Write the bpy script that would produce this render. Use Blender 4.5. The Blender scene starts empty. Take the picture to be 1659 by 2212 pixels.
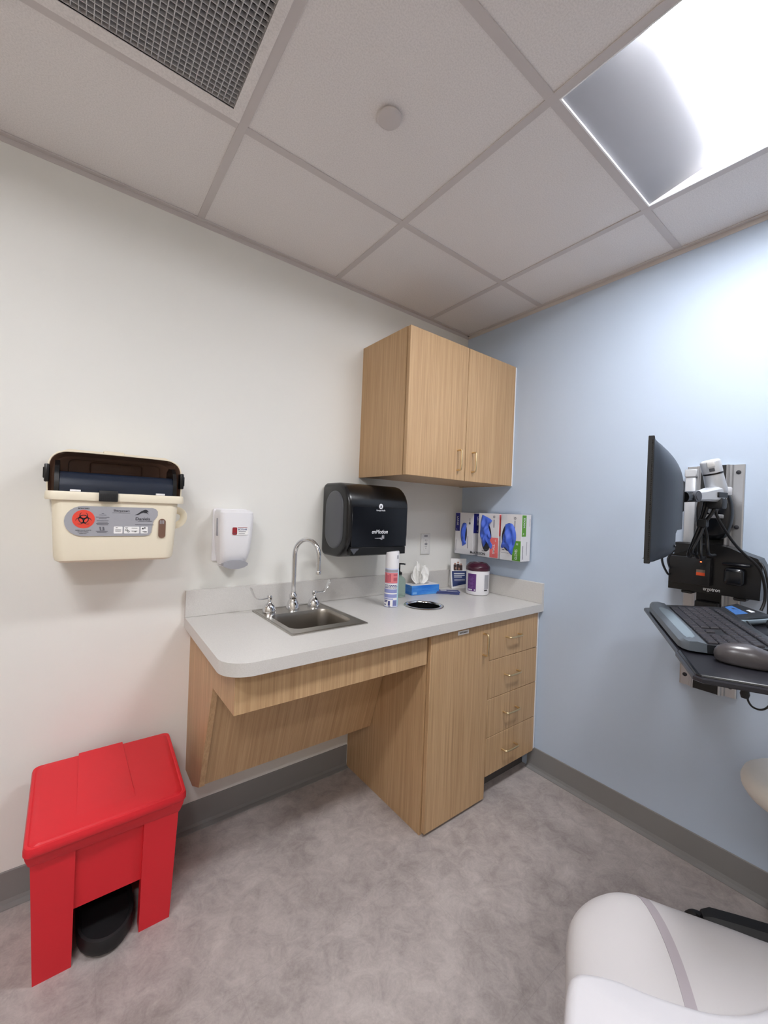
import bpy, bmesh, math, random
from mathutils import Vector, Matrix
random.seed(7)
S = bpy.context.scene
COL = S.collection
PI = math.pi
ORG = {}

# ------------------------------------------------------------------ materials
def lin(c):
    def f(v):
        v /= 255.0
        return v / 12.92 if v <= 0.04045 else ((v + 0.055) / 1.055) ** 2.4
    return (f(c[0]), f(c[1]), f(c[2]), 1.0)

def mat(name, c, rough=0.5, metal=0.0, spec=0.5, **kw):
    m = bpy.data.materials.new(name); m.use_nodes = True
    b = m.node_tree.nodes['Principled BSDF']
    b.inputs['Base Color'].default_value = lin(c)
    b.inputs['Roughness'].default_value = rough
    b.inputs['Metallic'].default_value = metal
    b.inputs['Specular IOR Level'].default_value = spec
    for k, v in kw.items():
        b.inputs[k.replace('_', ' ')].default_value = v
    return m

def N(m, t, **kw):
    n = m.node_tree.nodes.new(t)
    for k, v in kw.items(): setattr(n, k, v)
    return n
def L(m, a, b): m.node_tree.links.new(a, b)

def add_noise(m, c1, c2, scale=(1, 1, 1), nscale=5.0, detail=6.0, rough=0.6, lo=0.35, hi=0.65, bump=0.0, dist=0.002):
    nt = m.node_tree; b = nt.nodes['Principled BSDF']
    tc = N(m, 'ShaderNodeTexCoord'); mp = N(m, 'ShaderNodeMapping')
    mp.inputs['Scale'].default_value = scale
    L(m, tc.outputs['Object'], mp.inputs['Vector'])
    no = N(m, 'ShaderNodeTexNoise'); no.inputs['Scale'].default_value = nscale
    no.inputs['Detail'].default_value = detail; no.inputs['Roughness'].default_value = rough
    L(m, mp.outputs['Vector'], no.inputs['Vector'])
    r = N(m, 'ShaderNodeValToRGB')
    r.color_ramp.elements[0].position = lo; r.color_ramp.elements[0].color = lin(c1)
    r.color_ramp.elements[1].position = hi; r.color_ramp.elements[1].color = lin(c2)
    L(m, no.outputs['Fac'], r.inputs['Fac'])
    L(m, r.outputs['Color'], b.inputs['Base Color'])
    if bump:
        bp = N(m, 'ShaderNodeBump'); bp.inputs['Strength'].default_value = bump
        bp.inputs['Distance'].default_value = dist
        L(m, no.outputs['Fac'], bp.inputs['Height']); L(m, bp.outputs['Normal'], b.inputs['Normal'])
    return m, no, r

def bump_only(m, nscale=200, strength=0.1, dist=0.001):
    b = m.node_tree.nodes['Principled BSDF']
    tc = N(m, 'ShaderNodeTexCoord'); no = N(m, 'ShaderNodeTexNoise')
    no.inputs['Scale'].default_value = nscale
    L(m, tc.outputs['Object'], no.inputs['Vector'])
    bp = N(m, 'ShaderNodeBump'); bp.inputs['Strength'].default_value = strength; bp.inputs['Distance'].default_value = dist
    L(m, no.outputs['Fac'], bp.inputs['Height']); L(m, bp.outputs['Normal'], b.inputs['Normal'])
    return m

M = {}
M['wall_white'] = bump_only(mat('painted wall warm white', (232, 231, 226), 0.6, spec=0.3), 160, 0.06)
M['wall_blue'] = bump_only(mat('painted wall pale blue', (187, 201, 219), 0.55, spec=0.3), 160, 0.06)
M['wall_grey'] = mat('painted wall warm grey', (186, 179, 167), 0.6, spec=0.3)
M['ceiling'], _, _ = add_noise(mat('ceiling tile', (228, 223, 221), 0.9, spec=0.1), (219, 214, 212), (234, 229, 227), nscale=260, detail=3, lo=0.3, hi=0.6, bump=0.25, dist=0.001)
M['tbar'] = mat('painted ceiling grid', (204, 197, 195), 0.6, spec=0.3)
M['base'] = mat('grey rubber cove base', (133, 131, 130), 0.5, spec=0.35)
M['kick'] = mat('dark rubber kick base', (84, 80, 78), 0.6)

# vinyl floor: mottled stone look in several scales plus faint tile joints
mf = mat('mottled vinyl floor', (150, 142, 140), 0.42, spec=0.35)
b = mf.node_tree.nodes['Principled BSDF']
tc = N(mf, 'ShaderNodeTexCoord')
def fl_noise(sc, det, ro, dis=0.0):
    n = N(mf, 'ShaderNodeTexNoise'); n.inputs['Scale'].default_value = sc; n.inputs['Detail'].default_value = det
    n.inputs['Roughness'].default_value = ro; n.inputs['Distortion'].default_value = dis
    L(mf, tc.outputs['Object'], n.inputs['Vector']); return n
n1, n2, n3 = fl_noise(4.5, 5, 0.6, 0.6), fl_noise(17, 7, 0.72, 0.8), fl_noise(140, 4, 0.7)
def mth(op, a, bb, **k):
    n = N(mf, 'ShaderNodeMath', operation=op)
    for i, v in enumerate((a, bb)):
        if isinstance(v, (int, float)): n.inputs[i].default_value = v
        else: L(mf, v, n.inputs[i])
    return n.outputs[0]
s = mth('ADD', mth('MULTIPLY', n1.outputs['Fac'], 0.40), mth('ADD', mth('MULTIPLY', n2.outputs['Fac'], 0.45), mth('MULTIPLY', n3.outputs['Fac'], 0.15)))
br = N(mf, 'ShaderNodeTexBrick'); br.inputs['Scale'].default_value = 1.0
br.inputs['Brick Width'].default_value = 0.61; br.inputs['Row Height'].default_value = 0.457
br.inputs['Mortar Size'].default_value = 0.0012; br.inputs['Mortar Smooth'].default_value = 0.4
br.inputs['Color1'].default_value = (1, 1, 1, 1); br.inputs['Color2'].default_value = (0.95, 0.95, 0.95, 1); br.inputs['Mortar'].default_value = (0.90, 0.90, 0.90, 1)
L(mf, tc.outputs['Object'], br.inputs['Vector'])
r = N(mf, 'ShaderNodeValToRGB')
r.color_ramp.elements[0].position = 0.36; r.color_ramp.elements[0].color = lin((146, 137, 134))
r.color_ramp.elements[1].position = 0.64; r.color_ramp.elements[1].color = lin((196, 187, 183))
L(mf, s, r.inputs['Fac'])
mx = N(mf, 'ShaderNodeMixRGB', blend_type='MULTIPLY'); mx.inputs['Fac'].default_value = 1.0
L(mf, r.outputs['Color'], mx.inputs['Color1']); L(mf, br.outputs['Color'], mx.inputs['Color2'])
L(mf, mx.outputs['Color'], b.inputs['Base Color'])
M['floor'] = mf

def wood(name, c1, c2, seed=0.0, sy=None):
    m = mat(name, c1, 0.42, spec=0.4)
    b = m.node_tree.nodes['Principled BSDF']
    tc = N(m, 'ShaderNodeTexCoord'); mp = N(m, 'ShaderNodeMapping')
    mp.inputs['Scale'].default_value = (64, sy or 64, 1.1); mp.inputs['Location'].default_value = (seed, seed * .7, 0)
    L(m, tc.outputs['Object'], mp.inputs['Vector'])
    n = N(m, 'ShaderNodeTexNoise'); n.inputs['Scale'].default_value = 1.6; n.inputs['Detail'].default_value = 5
    n.inputs['Roughness'].default_value = 0.68; n.inputs['Distortion'].default_value = 0.25
    L(m, mp.outputs['Vector'], n.inputs['Vector'])
    mp2 = N(m, 'ShaderNodeMapping'); mp2.inputs['Scale'].default_value = (260, 3.5 if sy else 260, 3.5)
    L(m, tc.outputs['Object'], mp2.inputs['Vector'])
    n2 = N(m, 'ShaderNodeTexNoise'); n2.inputs['Scale'].default_value = 1.0; n2.inputs['Detail'].default_value = 3
    L(m, mp2.outputs['Vector'], n2.inputs['Vector'])
    a = N(m, 'ShaderNodeMath', operation='MULTIPLY_ADD'); a.inputs[1].default_value = 0.4
    L(m, n2.outputs['Fac'], a.inputs[0])
    mm = N(m, 'ShaderNodeMath', operation='MULTIPLY'); mm.inputs[1].default_value = 0.6
    L(m, n.outputs['Fac'], mm.inputs[0]); L(m, mm.outputs[0], a.inputs[2])
    r = N(m, 'ShaderNodeValToRGB')
    r.color_ramp.elements[0].position = 0.34; r.color_ramp.elements[0].color = lin(c1)
    r.color_ramp.elements[1].position = 0.62; r.color_ramp.elements[1].color = lin(c2)
    L(m, a.outputs[0], r.inputs['Fac']); L(m, r.outputs['Color'], b.inputs['Base Color'])
    return m
M['wood'] = wood('oak laminate', (172, 138, 100), (202, 168, 128))
M['wood_slant'] = wood('oak laminate on slanted panel', (172, 138, 100), (202, 168, 128), 1.3, 1.0)
M['wood_dark'] = mat('dark cabinet gap', (70, 50, 34), 0.7)
M['laminate'], _, _ = add_noise(mat('grey laminate', (206, 203, 199), 0.3, spec=0.45), (202, 199, 195), (211, 208, 204), nscale=400, detail=2)
M['steel'] = mat('brushed stainless', (188, 184, 178), 0.28, 1.0)
M['steel_bowl'] = mat('stainless bowl', (168, 162, 154), 0.34, 1.0)
M['chrome'] = mat('chrome', (225, 225, 226), 0.06, 1.0)
M['nickel'] = mat('satin brass nickel', (224, 202, 160), 0.3, 1.0)
M['alu'] = mat('brushed aluminium', (186, 187, 190), 0.38, 0.85)
M['silver'] = mat('silver painted plastic', (205, 208, 213), 0.33, 0.25)
M['white_pl'] = mat('white plastic', (232, 231, 234), 0.35)
M['white_gloss'] = mat('white enamel', (240, 240, 240), 0.3)
M['black'] = mat('black plastic', (17, 17, 19), 0.27)
M['black_matte'] = mat('black matte plastic', (24, 24, 26), 0.55)
M['black_gloss'] = mat('glossy black plastic', (15, 17, 22), 0.2)
M['smoke_panel'] = mat('dark smoked panel', (82, 84, 90), 0.35)
M['cable'] = mat('black cable', (18, 18, 20), 0.45)
M['cream'] = mat('cream plastic', (236, 226, 204), 0.42)
M['label_grey'] = mat('grey label', (160, 160, 166), 0.5)
M['ink'] = mat('dark ink', (38, 38, 44), 0.6)
M['ink_mid'] = mat('grey ink', (98, 98, 106), 0.6)
M['ink_white'] = mat('white ink', (226, 228, 232), 0.5)
M['red_disc'] = mat('biohazard orange red', (226, 70, 52), 0.5)
M['red'] = bump_only(mat('red polyethylene', (216, 34, 46), 0.42, spec=0.45), 420, 0.05)
M['hood'] = mat('smoked brown hood', (158, 126, 110), 0.14, 0.0, 0.5, Transmission_Weight=0.5, IOR=1.2)
M['reflector'] = mat('grey white reflector', (152, 152, 157), 0.5, spec=0.3)
M['navy_tray'] = mat('dark navy tray', (30, 38, 54), 0.3)
M['grey_pad'] = mat('grey plastic pad', (160, 160, 166), 0.4)
M['paper'] = mat('white paper', (238, 237, 236), 0.7, spec=0.2)
M['card_white'] = mat('white carton', (222, 220, 222), 0.55)
M['glove'] = mat('blue nitrile', (72, 104, 206), 0.5, spec=0.35)
M['blue_dark'] = mat('dark blue print', (28, 30, 116), 0.5)
M['pink'] = mat('salmon print', (232, 112, 110), 0.5)
M['green'] = mat('green print', (92, 152, 46), 0.5)
M['clear'] = mat('clear acrylic', (235, 240, 245), 0.05, 0.0, 0.5, Transmission_Weight=1.0, IOR=1.1, Alpha=0.3)
M['plum'] = mat('plum plastic', (66, 26, 44), 0.25)
M['purple'] = mat('purple label', (92, 46, 118), 0.5)
M['tissue_blue'], _, _ = add_noise(mat('blue tissue carton', (40, 128, 214), 0.45), (20, 110, 208), (92, 164, 232), scale=(3, 3, 16), nscale=2.0, lo=0.35, hi=0.7)
M['tissue'] = mat('tissue paper', (244, 243, 240), 0.9, spec=0.1)
M['navy'] = mat('navy print', (34, 52, 104), 0.5)
M['booklet'] = mat('blue grey booklet', (66, 74, 122), 0.45)
M['gel'] = mat('pale green gel bottle', (206, 226, 214), 0.15, 0.0, 0.5, Transmission_Weight=0.8, IOR=1.25)
M['can_blue'] = mat('lavender can label', (196, 204, 232), 0.35)
M['can_lilac'] = mat('lilac print', (142, 150, 200), 0.45)
M['can_red'] = mat('rose print', (222, 128, 134), 0.45)
M['can_red_dark'] = mat('dark rose print', (188, 92, 104), 0.5)
M['can_purple'] = mat('violet ink', (74, 76, 132), 0.5)
M['can_teal'] = mat('pale teal print', (176, 218, 226), 0.4)
M['skin'] = mat('printed skin tone', (168, 124, 104), 0.6)
M['photo_dark'] = mat('printed dark', (62, 46, 46), 0.6)
M['screen'] = mat('blue label film', (50, 98, 160), 0.6)
M['kb_body'] = mat('keyboard body', (36, 38, 42), 0.4)
M['key'] = mat('keycap', (44, 42, 48), 0.45)
M['palm'] = mat('grey palm rest', (92, 100, 108), 0.4)
M['palm_light'] = mat('light palm pad', (128, 142, 152), 0.4)
M['tray'] = mat('black work tray', (34, 34, 40), 0.3)
M['mouse'] = mat('dark grey mouse', (74, 70, 72), 0.3)
M['orange'] = mat('orange red sticker', (224, 84, 40), 0.5)
M['sticker_grey'] = mat('grey brown sticker', (128, 110, 98), 0.5)
M['monitor'] = mat('monitor back', (58, 66, 78), 0.45)
M['screen_black'] = mat('monitor screen', (10, 10, 12), 0.15)
M['vinyl'] = bump_only(mat('pale grey vinyl', (192, 188, 188), 0.55, spec=0.35), 900, 0.12, 0.0006)
M['vinyl_white'] = bump_only(mat('white vinyl', (208, 206, 210), 0.45, spec=0.35), 700, 0.06, 0.0006)
M['strip'] = mat('grey mauve seam strip', (162, 153, 157), 0.55)
M['stool_seat'] = bump_only(mat('ivory stool vinyl', (234, 231, 225), 0.5), 900, 0.12, 0.0006)
M['grille'] = mat('grey grille core', (198, 197, 199), 0.6, spec=0.3)
M['plenum'] = mat('dark plenum', (46, 46, 48), 0.9)
M['led'] = mat('red led', (255, 90, 60), 0.4)
nb = M['led'].node_tree.nodes['Principled BSDF']; nb.inputs['Emission Color'].default_value = lin((255, 80, 40)); nb.inputs['Emission Strength'].default_value = 4.0
M['diffuser'] = mat('lit diffuser', (255, 253, 248), 0.6)
nb = M['diffuser'].node_tree.nodes['Principled BSDF']; nb.inputs['Emission Color'].default_value = (0.965, 0.98, 1.02, 1); nb.inputs['Emission Strength'].default_value = 20.5
M['outlet'] = mat('outlet white', (226, 225, 222), 0.4)

# ------------------------------------------------------------------ mesh helpers
def V(*a): return Vector(a)

def box(bm, x0, x1, y0, y1, z0, z1, bev=0.0, seg=2, mtx=None):
    x0, x1 = sorted((x0, x1)); y0, y1 = sorted((y0, y1)); z0, z1 = sorted((z0, z1))
    vs = [bm.verts.new((x, y, z)) for x in (x0, x1) for y in (y0, y1) for z in (z0, z1)]
    F = [(0, 1, 3, 2), (4, 6, 7, 5), (0, 4, 5, 1), (2, 3, 7, 6), (0, 2, 6, 4), (1, 5, 7, 3)]
    fs = [bm.faces.new([vs[i] for i in f]) for f in F]
    out = vs
    if bev > 0:
        es = list({e for f in fs for e in f.edges})
        r = bmesh.ops.bevel(bm, geom=es, offset=bev, segments=seg, profile=0.5, affect='EDGES')
        out = list({v for f in r['faces'] for v in f.verts} | {v for v in vs if v.is_valid})
    if mtx is not None:
        for v in out: v.co = mtx @ v.co
    return out

def loft(bm, rings, cap0=True, cap1=True, closed=True):
    R = [[bm.verts.new(p) for p in ring] for ring in rings]
    n = len(R[0])
    for a, b in zip(R[:-1], R[1:]):
        for i in range(n if closed else n - 1):
            j = (i + 1) % n
            try: bm.faces.new((a[i], a[j], b[j], b[i]))
            except ValueError: pass
    if cap0: bm.faces.new(list(reversed(R[0])))
    if cap1: bm.faces.new(R[-1])
    return R

def prism(bm, poly, vec):
    vec = Vector(vec)
    return loft(bm, [[Vector(p) for p in poly], [Vector(p) + vec for p in poly]])

def lathe(bm, prof, c, seg=32, axis='z', cap=True):
    rings = []
    for r, h in prof:
        ring = []
        for i in range(seg):
            a = 2 * PI * i / seg
            u, v = r * math.cos(a), r * math.sin(a)
            if axis == 'z': p = (c[0] + u, c[1] + v, c[2] + h)
            elif axis == 'y': p = (c[0] + u, c[1] + h, c[2] + v)
            else: p = (c[0] + h, c[1] + u, c[2] + v)
            ring.append(p)
        rings.append(ring)
    loft(bm, rings, cap, cap)

def smooth_path(pts, n=8):
    P = [Vector(p) for p in pts]; out = []
    for i in range(len(P) - 1):
        p0 = P[max(i - 1, 0)]; p1 = P[i]; p2 = P[i + 1]; p3 = P[min(i + 2, len(P) - 1)]
        for k in range(n):
            t = k / n
            out.append(0.5 * ((2 * p1) + (p2 - p0) * t + (2 * p0 - 5 * p1 + 4 * p2 - p3) * t * t + (3 * p1 - p0 - 3 * p2 + p3) * t ** 3))
    out.append(P[-1]); return out

def tube(bm, pts, r, seg=10, flat=None):
    P = [Vector(p) for p in pts]; rings = []
    t0 = (P[1] - P[0]).normalized()
    up = Vector((0, 0, 1)) if abs(t0.z) < 0.9 else Vector((1, 0, 0))
    nrm = t0.cross(up).normalized()
    for i, p in enumerate(P):
        a = P[max(i - 1, 0)]; b = P[min(i + 1, len(P) - 1)]
        t = (b - a).normalized()
        nrm = (nrm - t * nrm.dot(t)).normalized(); bn = t.cross(nrm)
        rr = r(i / (len(P) - 1)) if callable(r) else r
        ra, rb = rr if isinstance(rr, tuple) else (rr, rr)
        rings.append([p + nrm * (ra * math.cos(2 * PI * k / seg)) + bn * (rb * math.sin(2 * PI * k / seg)) for k in range(seg)])
    loft(bm, rings)

def rrect(w, h, r, seg=6):
    pts = []
    for cx, cy, a0 in ((w / 2 - r, h / 2 - r, 0), (-w / 2 + r, h / 2 - r, PI / 2), (-w / 2 + r, -h / 2 + r, PI), (w / 2 - r, -h / 2 + r, 1.5 * PI)):
        for k in range(seg + 1):
            a = a0 + PI / 2 * k / seg
            pts.append((cx + r * math.cos(a), cy + r * math.sin(a)))
    return pts

def holed_slab(bm, outer, holes, z0, z1):
    """flat slab with holes: outer and holes are lists of xy loops"""
    es = []
    for loop in [outer] + holes:
        vs = [bm.verts.new((p[0], p[1], z1)) for p in loop]
        es += [bm.edges.new((vs[i], vs[(i + 1) % len(vs)])) for i in range(len(vs))]
    r = bmesh.ops.triangle_fill(bm, use_beauty=True, use_dissolve=False, edges=es)
    fs = [g for g in r['geom'] if isinstance(g, bmesh.types.BMFace)]
    ex = bmesh.ops.extrude_face_region(bm, geom=fs)
    for v in [g for g in ex['geom'] if isinstance(g, bmesh.types.BMVert)]: v.co.z = z0
    bmesh.ops.recalc_face_normals(bm, faces=bm.faces)

def obj(name, bm, m, parent=None, smooth=40.0, label=None, recalc=True):
    if recalc: bmesh.ops.recalc_face_normals(bm, faces=bm.faces)
    me = bpy.data.meshes.new(name)
    if parent is None:
        xs = [v.co for v in bm.verts]
        o0 = Vector(((min(v.x for v in xs) + max(v.x for v in xs)) / 2, (min(v.y for v in xs) + max(v.y for v in xs)) / 2, min(v.z for v in xs)))
    else:
        o0 = ORG[parent.name]
    for v in bm.verts: v.co -= o0
    if smooth:
        for f in bm.faces: f.smooth = True
    bm.to_mesh(me); bm.free()
    if smooth: me.set_sharp_from_angle(angle=math.radians(smooth))
    for mm in (m if isinstance(m, (list, tuple)) else [m]): me.materials.append(mm)
    o = bpy.data.objects.new(name, me); COL.objects.link(o)
    if parent is None: o.location = o0
    else: o.parent = parent
    ORG[o.name] = o0.copy()
    if label: o['label'] = label
    return o

def thing(name, label, cat, loc, group=None):
    o = bpy.data.objects.new(name, None); COL.objects.link(o)
    o.empty_display_size = 0.05
    o.location = loc; ORG[o.name] = Vector(loc)
    o['label'] = label; o['category'] = cat
    if group: o['group'] = group
    return o
def tag(o, label, cat, group=None):
    o['label'] = label; o['category'] = cat
    if group: o['group'] = group
    return o
def struct(o): o['kind'] = 'structure'; return o

def B(*a, **k):
    bm = bmesh.new(); box(bm, *a, **k); return bm

def frame(o, x, y):
    """matrix: local (u, v, w) with u=x dir, v=y dir, w=normal, at origin o"""
    x = Vector(x).normalized(); y = Vector(y).normalized(); n = x.cross(y)
    return Matrix(((x.x, y.x, n.x, o[0]), (x.y, y.y, n.y, o[1]), (x.z, y.z, n.z, o[2]), (0, 0, 0, 1)))

def decal(bm, poly, F, t=0.0006, off=0.0):
    a = [F @ Vector((p[0], p[1], off)) for p in poly]; b2 = [F @ Vector((p[0], p[1], off + t)) for p in poly]
    loft(bm, [a, b2])

def rect(u0, v0, u1, v1): return [(u0, v0), (u1, v0), (u1, v1), (u0, v1)]
def disc(u, v, r, n=28, ry=None): return [(u + r * math.cos(2 * PI * k / n), v + (ry or r) * math.sin(2 * PI * k / n)) for k in range(n)]
def ringbm(bm, u, v, r0, r1, F, a0=0.0, a1=2 * PI, n=28, t=0.0006, off=0.0):
    for k in range(n):
        p = a0 + (a1 - a0) * k / n; q = a0 + (a1 - a0) * (k + 1) / n
        decal(bm, [(u + r0 * math.cos(p), v + r0 * math.sin(p)), (u + r1 * math.cos(p), v + r1 * math.sin(p)), (u + r1 * math.cos(q), v + r1 * math.sin(q)), (u + r0 * math.cos(q), v + r0 * math.sin(q))], F, t, off)

def text(bm, body, size, F, u=0, v=0, align='CENTER', width=None, bold=0.0, shear=0.0, off=0.0, t=0.0005, rot=0.0):
    cu = bpy.data.curves.new('lettering', 'FONT'); cu.body = body; cu.size = size; cu.align_x = align; cu.align_y = 'CENTER'
    cu.offset = bold * size; cu.shear = shear; cu.resolution_u = 3; cu.extrude = t / 2
    o = bpy.data.objects.new('lettering', cu); COL.objects.link(o)
    dg = bpy.context.evaluated_depsgraph_get(); me = bpy.data.meshes.new_from_object(o.evaluated_get(dg))
    xs = [q.co.x for q in me.vertices]
    k = 1.0
    if width and xs: k = width / max(max(xs) - min(xs), 1e-6)
    T = F @ Matrix.Translation((u, v, off + t / 2)) @ Matrix.Rotation(rot, 4, 'Z') @ Matrix.Diagonal((k, 1, 1, 1))
    me.transform(T)
    bm.from_mesh(me)
    bpy.data.objects.remove(o); bpy.data.curves.remove(cu); bpy.data.meshes.remove(me)

# ================================================================== SETTING
H = 2.385; T = 0.6096
GX = [-1.555 + T * k for k in (-3, -2, -1, 0, 1, 2)]
GY = [-0.495 - T * k for k in range(0, 5)]
X0, Y0 = -3.05, -3.15          # far left and rear limits of the room
o = struct(obj('floor', B(X0 - .1, 0.1, Y0 - .1, 0.1, -0.08, 0), M['floor']))
struct(obj('wall_left', B(X0 - .1, 0.0, 0.0, 0.1, 0, H + .25), M['wall_white']))
struct(obj('wall_right', B(0.0, 0.1, Y0 - .1, 0.1, 0, H + .25), M['wall_blue']))
struct(obj('wall_far', B(X0 - .1, X0, Y0, 0.0, 0, H + .25), M['wall_grey']))
struct(obj('wall_rear', B(X0 - .1, 0.0, Y0 - .1, Y0, 0, H + .25), M['wall_grey']))

LX0, LX1, LY0, LY1 = GX[4] , GX[5], GY[2], GY[1]      # troffer bay above the chair
WX0, WX1, WY0, WY1 = GX[1] , GX[2], GY[2], GY[1]      # second troffer bay
VX0, VX1, VY0, VY1 = GX[2], GX[3], GY[1], GY[0]       # return air grille bay
bm = bmesh.new()
def loop(x0, x1, y0, y1, d=0.0): return [(x0 + d, y0 + d), (x1 - d, y0 + d), (x1 - d, y1 - d), (x0 + d, y1 - d)]
holed_slab(bm, loop(X0, 0, Y0, 0), [loop(LX0, LX1, LY0, LY1, .010), loop(WX0, WX1, WY0, WY1, .010), loop(WX0, WX1, GY[4], GY[3], .010), loop(VX0, VX1, VY0, VY1, .010)], H + .02, H)
cl = struct(obj('ceiling', bm, M['ceiling'], smooth=0))
bm = bmesh.new()
tb = 0.0125
for x in GX:
    if X0 < x < 0: box(bm, x - tb, x + tb, Y0, 0, H - .0035, H - .0002, .0008, 1)
for y in GY:
    box(bm, X0, 0, y - tb, y + tb, H - .0032, H - .0001, .0008, 1)
struct(obj('trim_1', bm, M['tbar'], smooth=0))
bm = bmesh.new()
box(bm, X0, 0, -.018, 0, H - .0045, H - .0005, .0008, 1); box(bm, -.018, 0, Y0, 0, H - .0045, H - .0005, .0008, 1)
box(bm, X0, 0, -.0015, 0, H - .022, H - .003); box(bm, -.0015, 0, Y0, 0, H - .022, H - .003)
struct(obj('trim_2', bm, M['tbar'], smooth=0))

def cove(name, a, b2, n):
    a = Vector(a); b2 = Vector(b2); n = Vector(n)
    prof = [(0, 0.0), (.024, 0.0), (.0235, .003), (.008, .0085), (.0045, .020), (.004, .106), (.0025, .1085), (0, .1085)]
    bm = bmesh.new()
    loft(bm, [[a + n * d + Vector((0, 0, z)) for d, z in prof], [b2 + n * d + Vector((0, 0, z)) for d, z in prof]])
    return struct(obj(name, bm, M['base'], smooth=0))
cove('baseboard_left', (X0, 0, 0), (-.785, 0, 0), (0, -1, 0))
cove('baseboard_right', (0, Y0, 0), (0, -.515, 0), (-1, 0, 0))

# ================================================================== CEILING THINGS
def troffer(x0, x1, y0, y1, label, group=None):
    cx, cy = (x0 + x1) / 2, (y0 + y1) / 2
    t = thing('ceiling_light', label, 'ceiling light', (cx, cy, H), group)
    d = .0125
    a0, a1, c0, c1 = x0 + d, x1 - d, y0 + d, y1 - d
    bm = bmesh.new()
    f = .004
    for q in ((a0, a1, c1 - f, c1), (a0, a1, c0, c0 + f), (a0, a0 + f, c0 + f, c1 - f), (a1 - f, a1, c0 + f, c1 - f)):
        box(bm, *q, H - .004, H + .06)
    obj('frame', bm, M['white_gloss'], t)
    hw = .100; hz = .036
    for s_ in (1, -1):
        bm = bmesh.new()
        ye = c1 - f if s_ > 0 else c0 + f
        pr = []
        for k in range(9):
            u = k / 8
            pr.append((ye + (cy + s_ * hw - ye) * u, H + .002 + hz * u))
        loft(bm, [[(a0 + f, y, z) for y, z in pr] + [(a0 + f, y, z + .003) for y, z in reversed(pr)],
                  [(a1 - f, y, z) for y, z in pr] + [(a1 - f, y, z + .003) for y, z in reversed(pr)]])
        obj('reflector_panel', bm, M['reflector'], t)
    bm = bmesh.new()
    pr = []
    for k in range(17):
        u = -1 + 2 * k / 16
        pr.append((cy + hw * u, H + .002 + hz - .018 * (1 - abs(u) ** 2.2)))
    loft(bm, [[(xx, y, z) for y, z in pr] + [(xx, cy + hw, H + .07), (xx, cy - hw, H + .07)] for xx in (a0 + f + .012, a1 - f - .012)])
    obj('diffuser', bm, M['diffuser'], t)
    bm = bmesh.new(); box(bm, a0, a1, c0, c1, H + .075, H + .09)
    obj('housing', bm, M['white_gloss'], t)
    return t
troffer(LX0, LX1, LY0, LY1, 'lit recessed square ceiling light with white side panels, top right beside the blue wall')
troffer(WX0, WX1, WY0, WY1, 'lit recessed square ceiling light on the left, outside the view')
troffer(WX0, WX1, GY[4], GY[3], 'added square ceiling light behind the viewer, outside the view, to balance the light')  # added fixture out of view, evens the light from the left

t = thing('ceiling_vent', 'square return air vent with grey egg-crate grille in the ceiling, top left', 'vent', ((VX0 + VX1) / 2, (VY0 + VY1) / 2, H))
bm = bmesh.new()
vi = (VX0 + .042, VX1 - .038, VY0 + .042, VY1 - .045)
vo = (VX0 + .0125, VX1 - .0125, VY0 + .0125, VY1 - .0125)
holed_slab(bm, loop(*vo), [loop(*vi)], H - .006, H - .001)
for q in ((vi[0] - .003, vi[0], vi[2], vi[3]), (vi[1], vi[1] + .003, vi[2], vi[3]), (vi[0], vi[1], vi[2] - .003, vi[2]), (vi[0], vi[1], vi[3], vi[3] + .003)):
    box(bm, *q, H - .004, H + .018)
obj('frame', bm, M['ceiling'], t, smooth=0)
bm = bmesh.new()
nx = 37; cs = (vi[1] - vi[0]) / nx
for k in range(1, nx):
    x = vi[0] + cs * k; box(bm, x - .0009, x + .0009, vi[2], vi[3], H - .001, H + .0115)
ny = round((vi[3] - vi[2]) / cs)
for k in range(1, ny):
    y = vi[2] + (vi[3] - vi[2]) * k / ny; box(bm, vi[0], vi[1], y - .0009, y + .0009, H - .0006, H + .0115)
obj('grille', bm, M['grille'], t, smooth=0)
bm = bmesh.new()
box(bm, vi[0], vi[1], vi[2], vi[3], H + .13, H + .135)
for q in ((vi[0] - .004, vi[0] - .003, vi[2], vi[3]), (vi[1] + .003, vi[1] + .004, vi[2], vi[3]), (vi[0], vi[1], vi[2] - .004, vi[2] - .003), (vi[0], vi[1], vi[3] + .003, vi[3] + .004)):
    box(bm, *q, H + .02, H + .13)
obj('plenum', bm, M['plenum'], t, smooth=0)

bm = bmesh.new()
lathe(bm, [(.0, -.0125), (.029, -.012), (.0325, -.0112), (.034, -.0095), (.034, -.0070), (.029, -.0068), (.029, -.0005), (0, -.0005)], (-1.246, -.796, H), 40)
tag(obj('sprinkler_cover', bm, M['tbar']), 'round white sprinkler cover plate in the middle ceiling tile', 'sprinkler cover')

# ================================================================== CABINETS
def pull(p, q, out, m, parent):
    """wire pull between wall points p and q, standing off along out"""
    p = Vector(p); q = Vector(q); out = Vector(out); d = (q - p)
    pts = [p, p + out * .75, p + out * .93 + d * .03, p + out + d * .10, p + out * 1.02 + d * .5, p + out + d * .90, p + out * .93 + d * .97, p + out * .75 + d, q]
    bm = bmesh.new(); tube(bm, pts, .0042, 10)
    return obj('handle', bm, m, parent, smooth=60)

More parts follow.
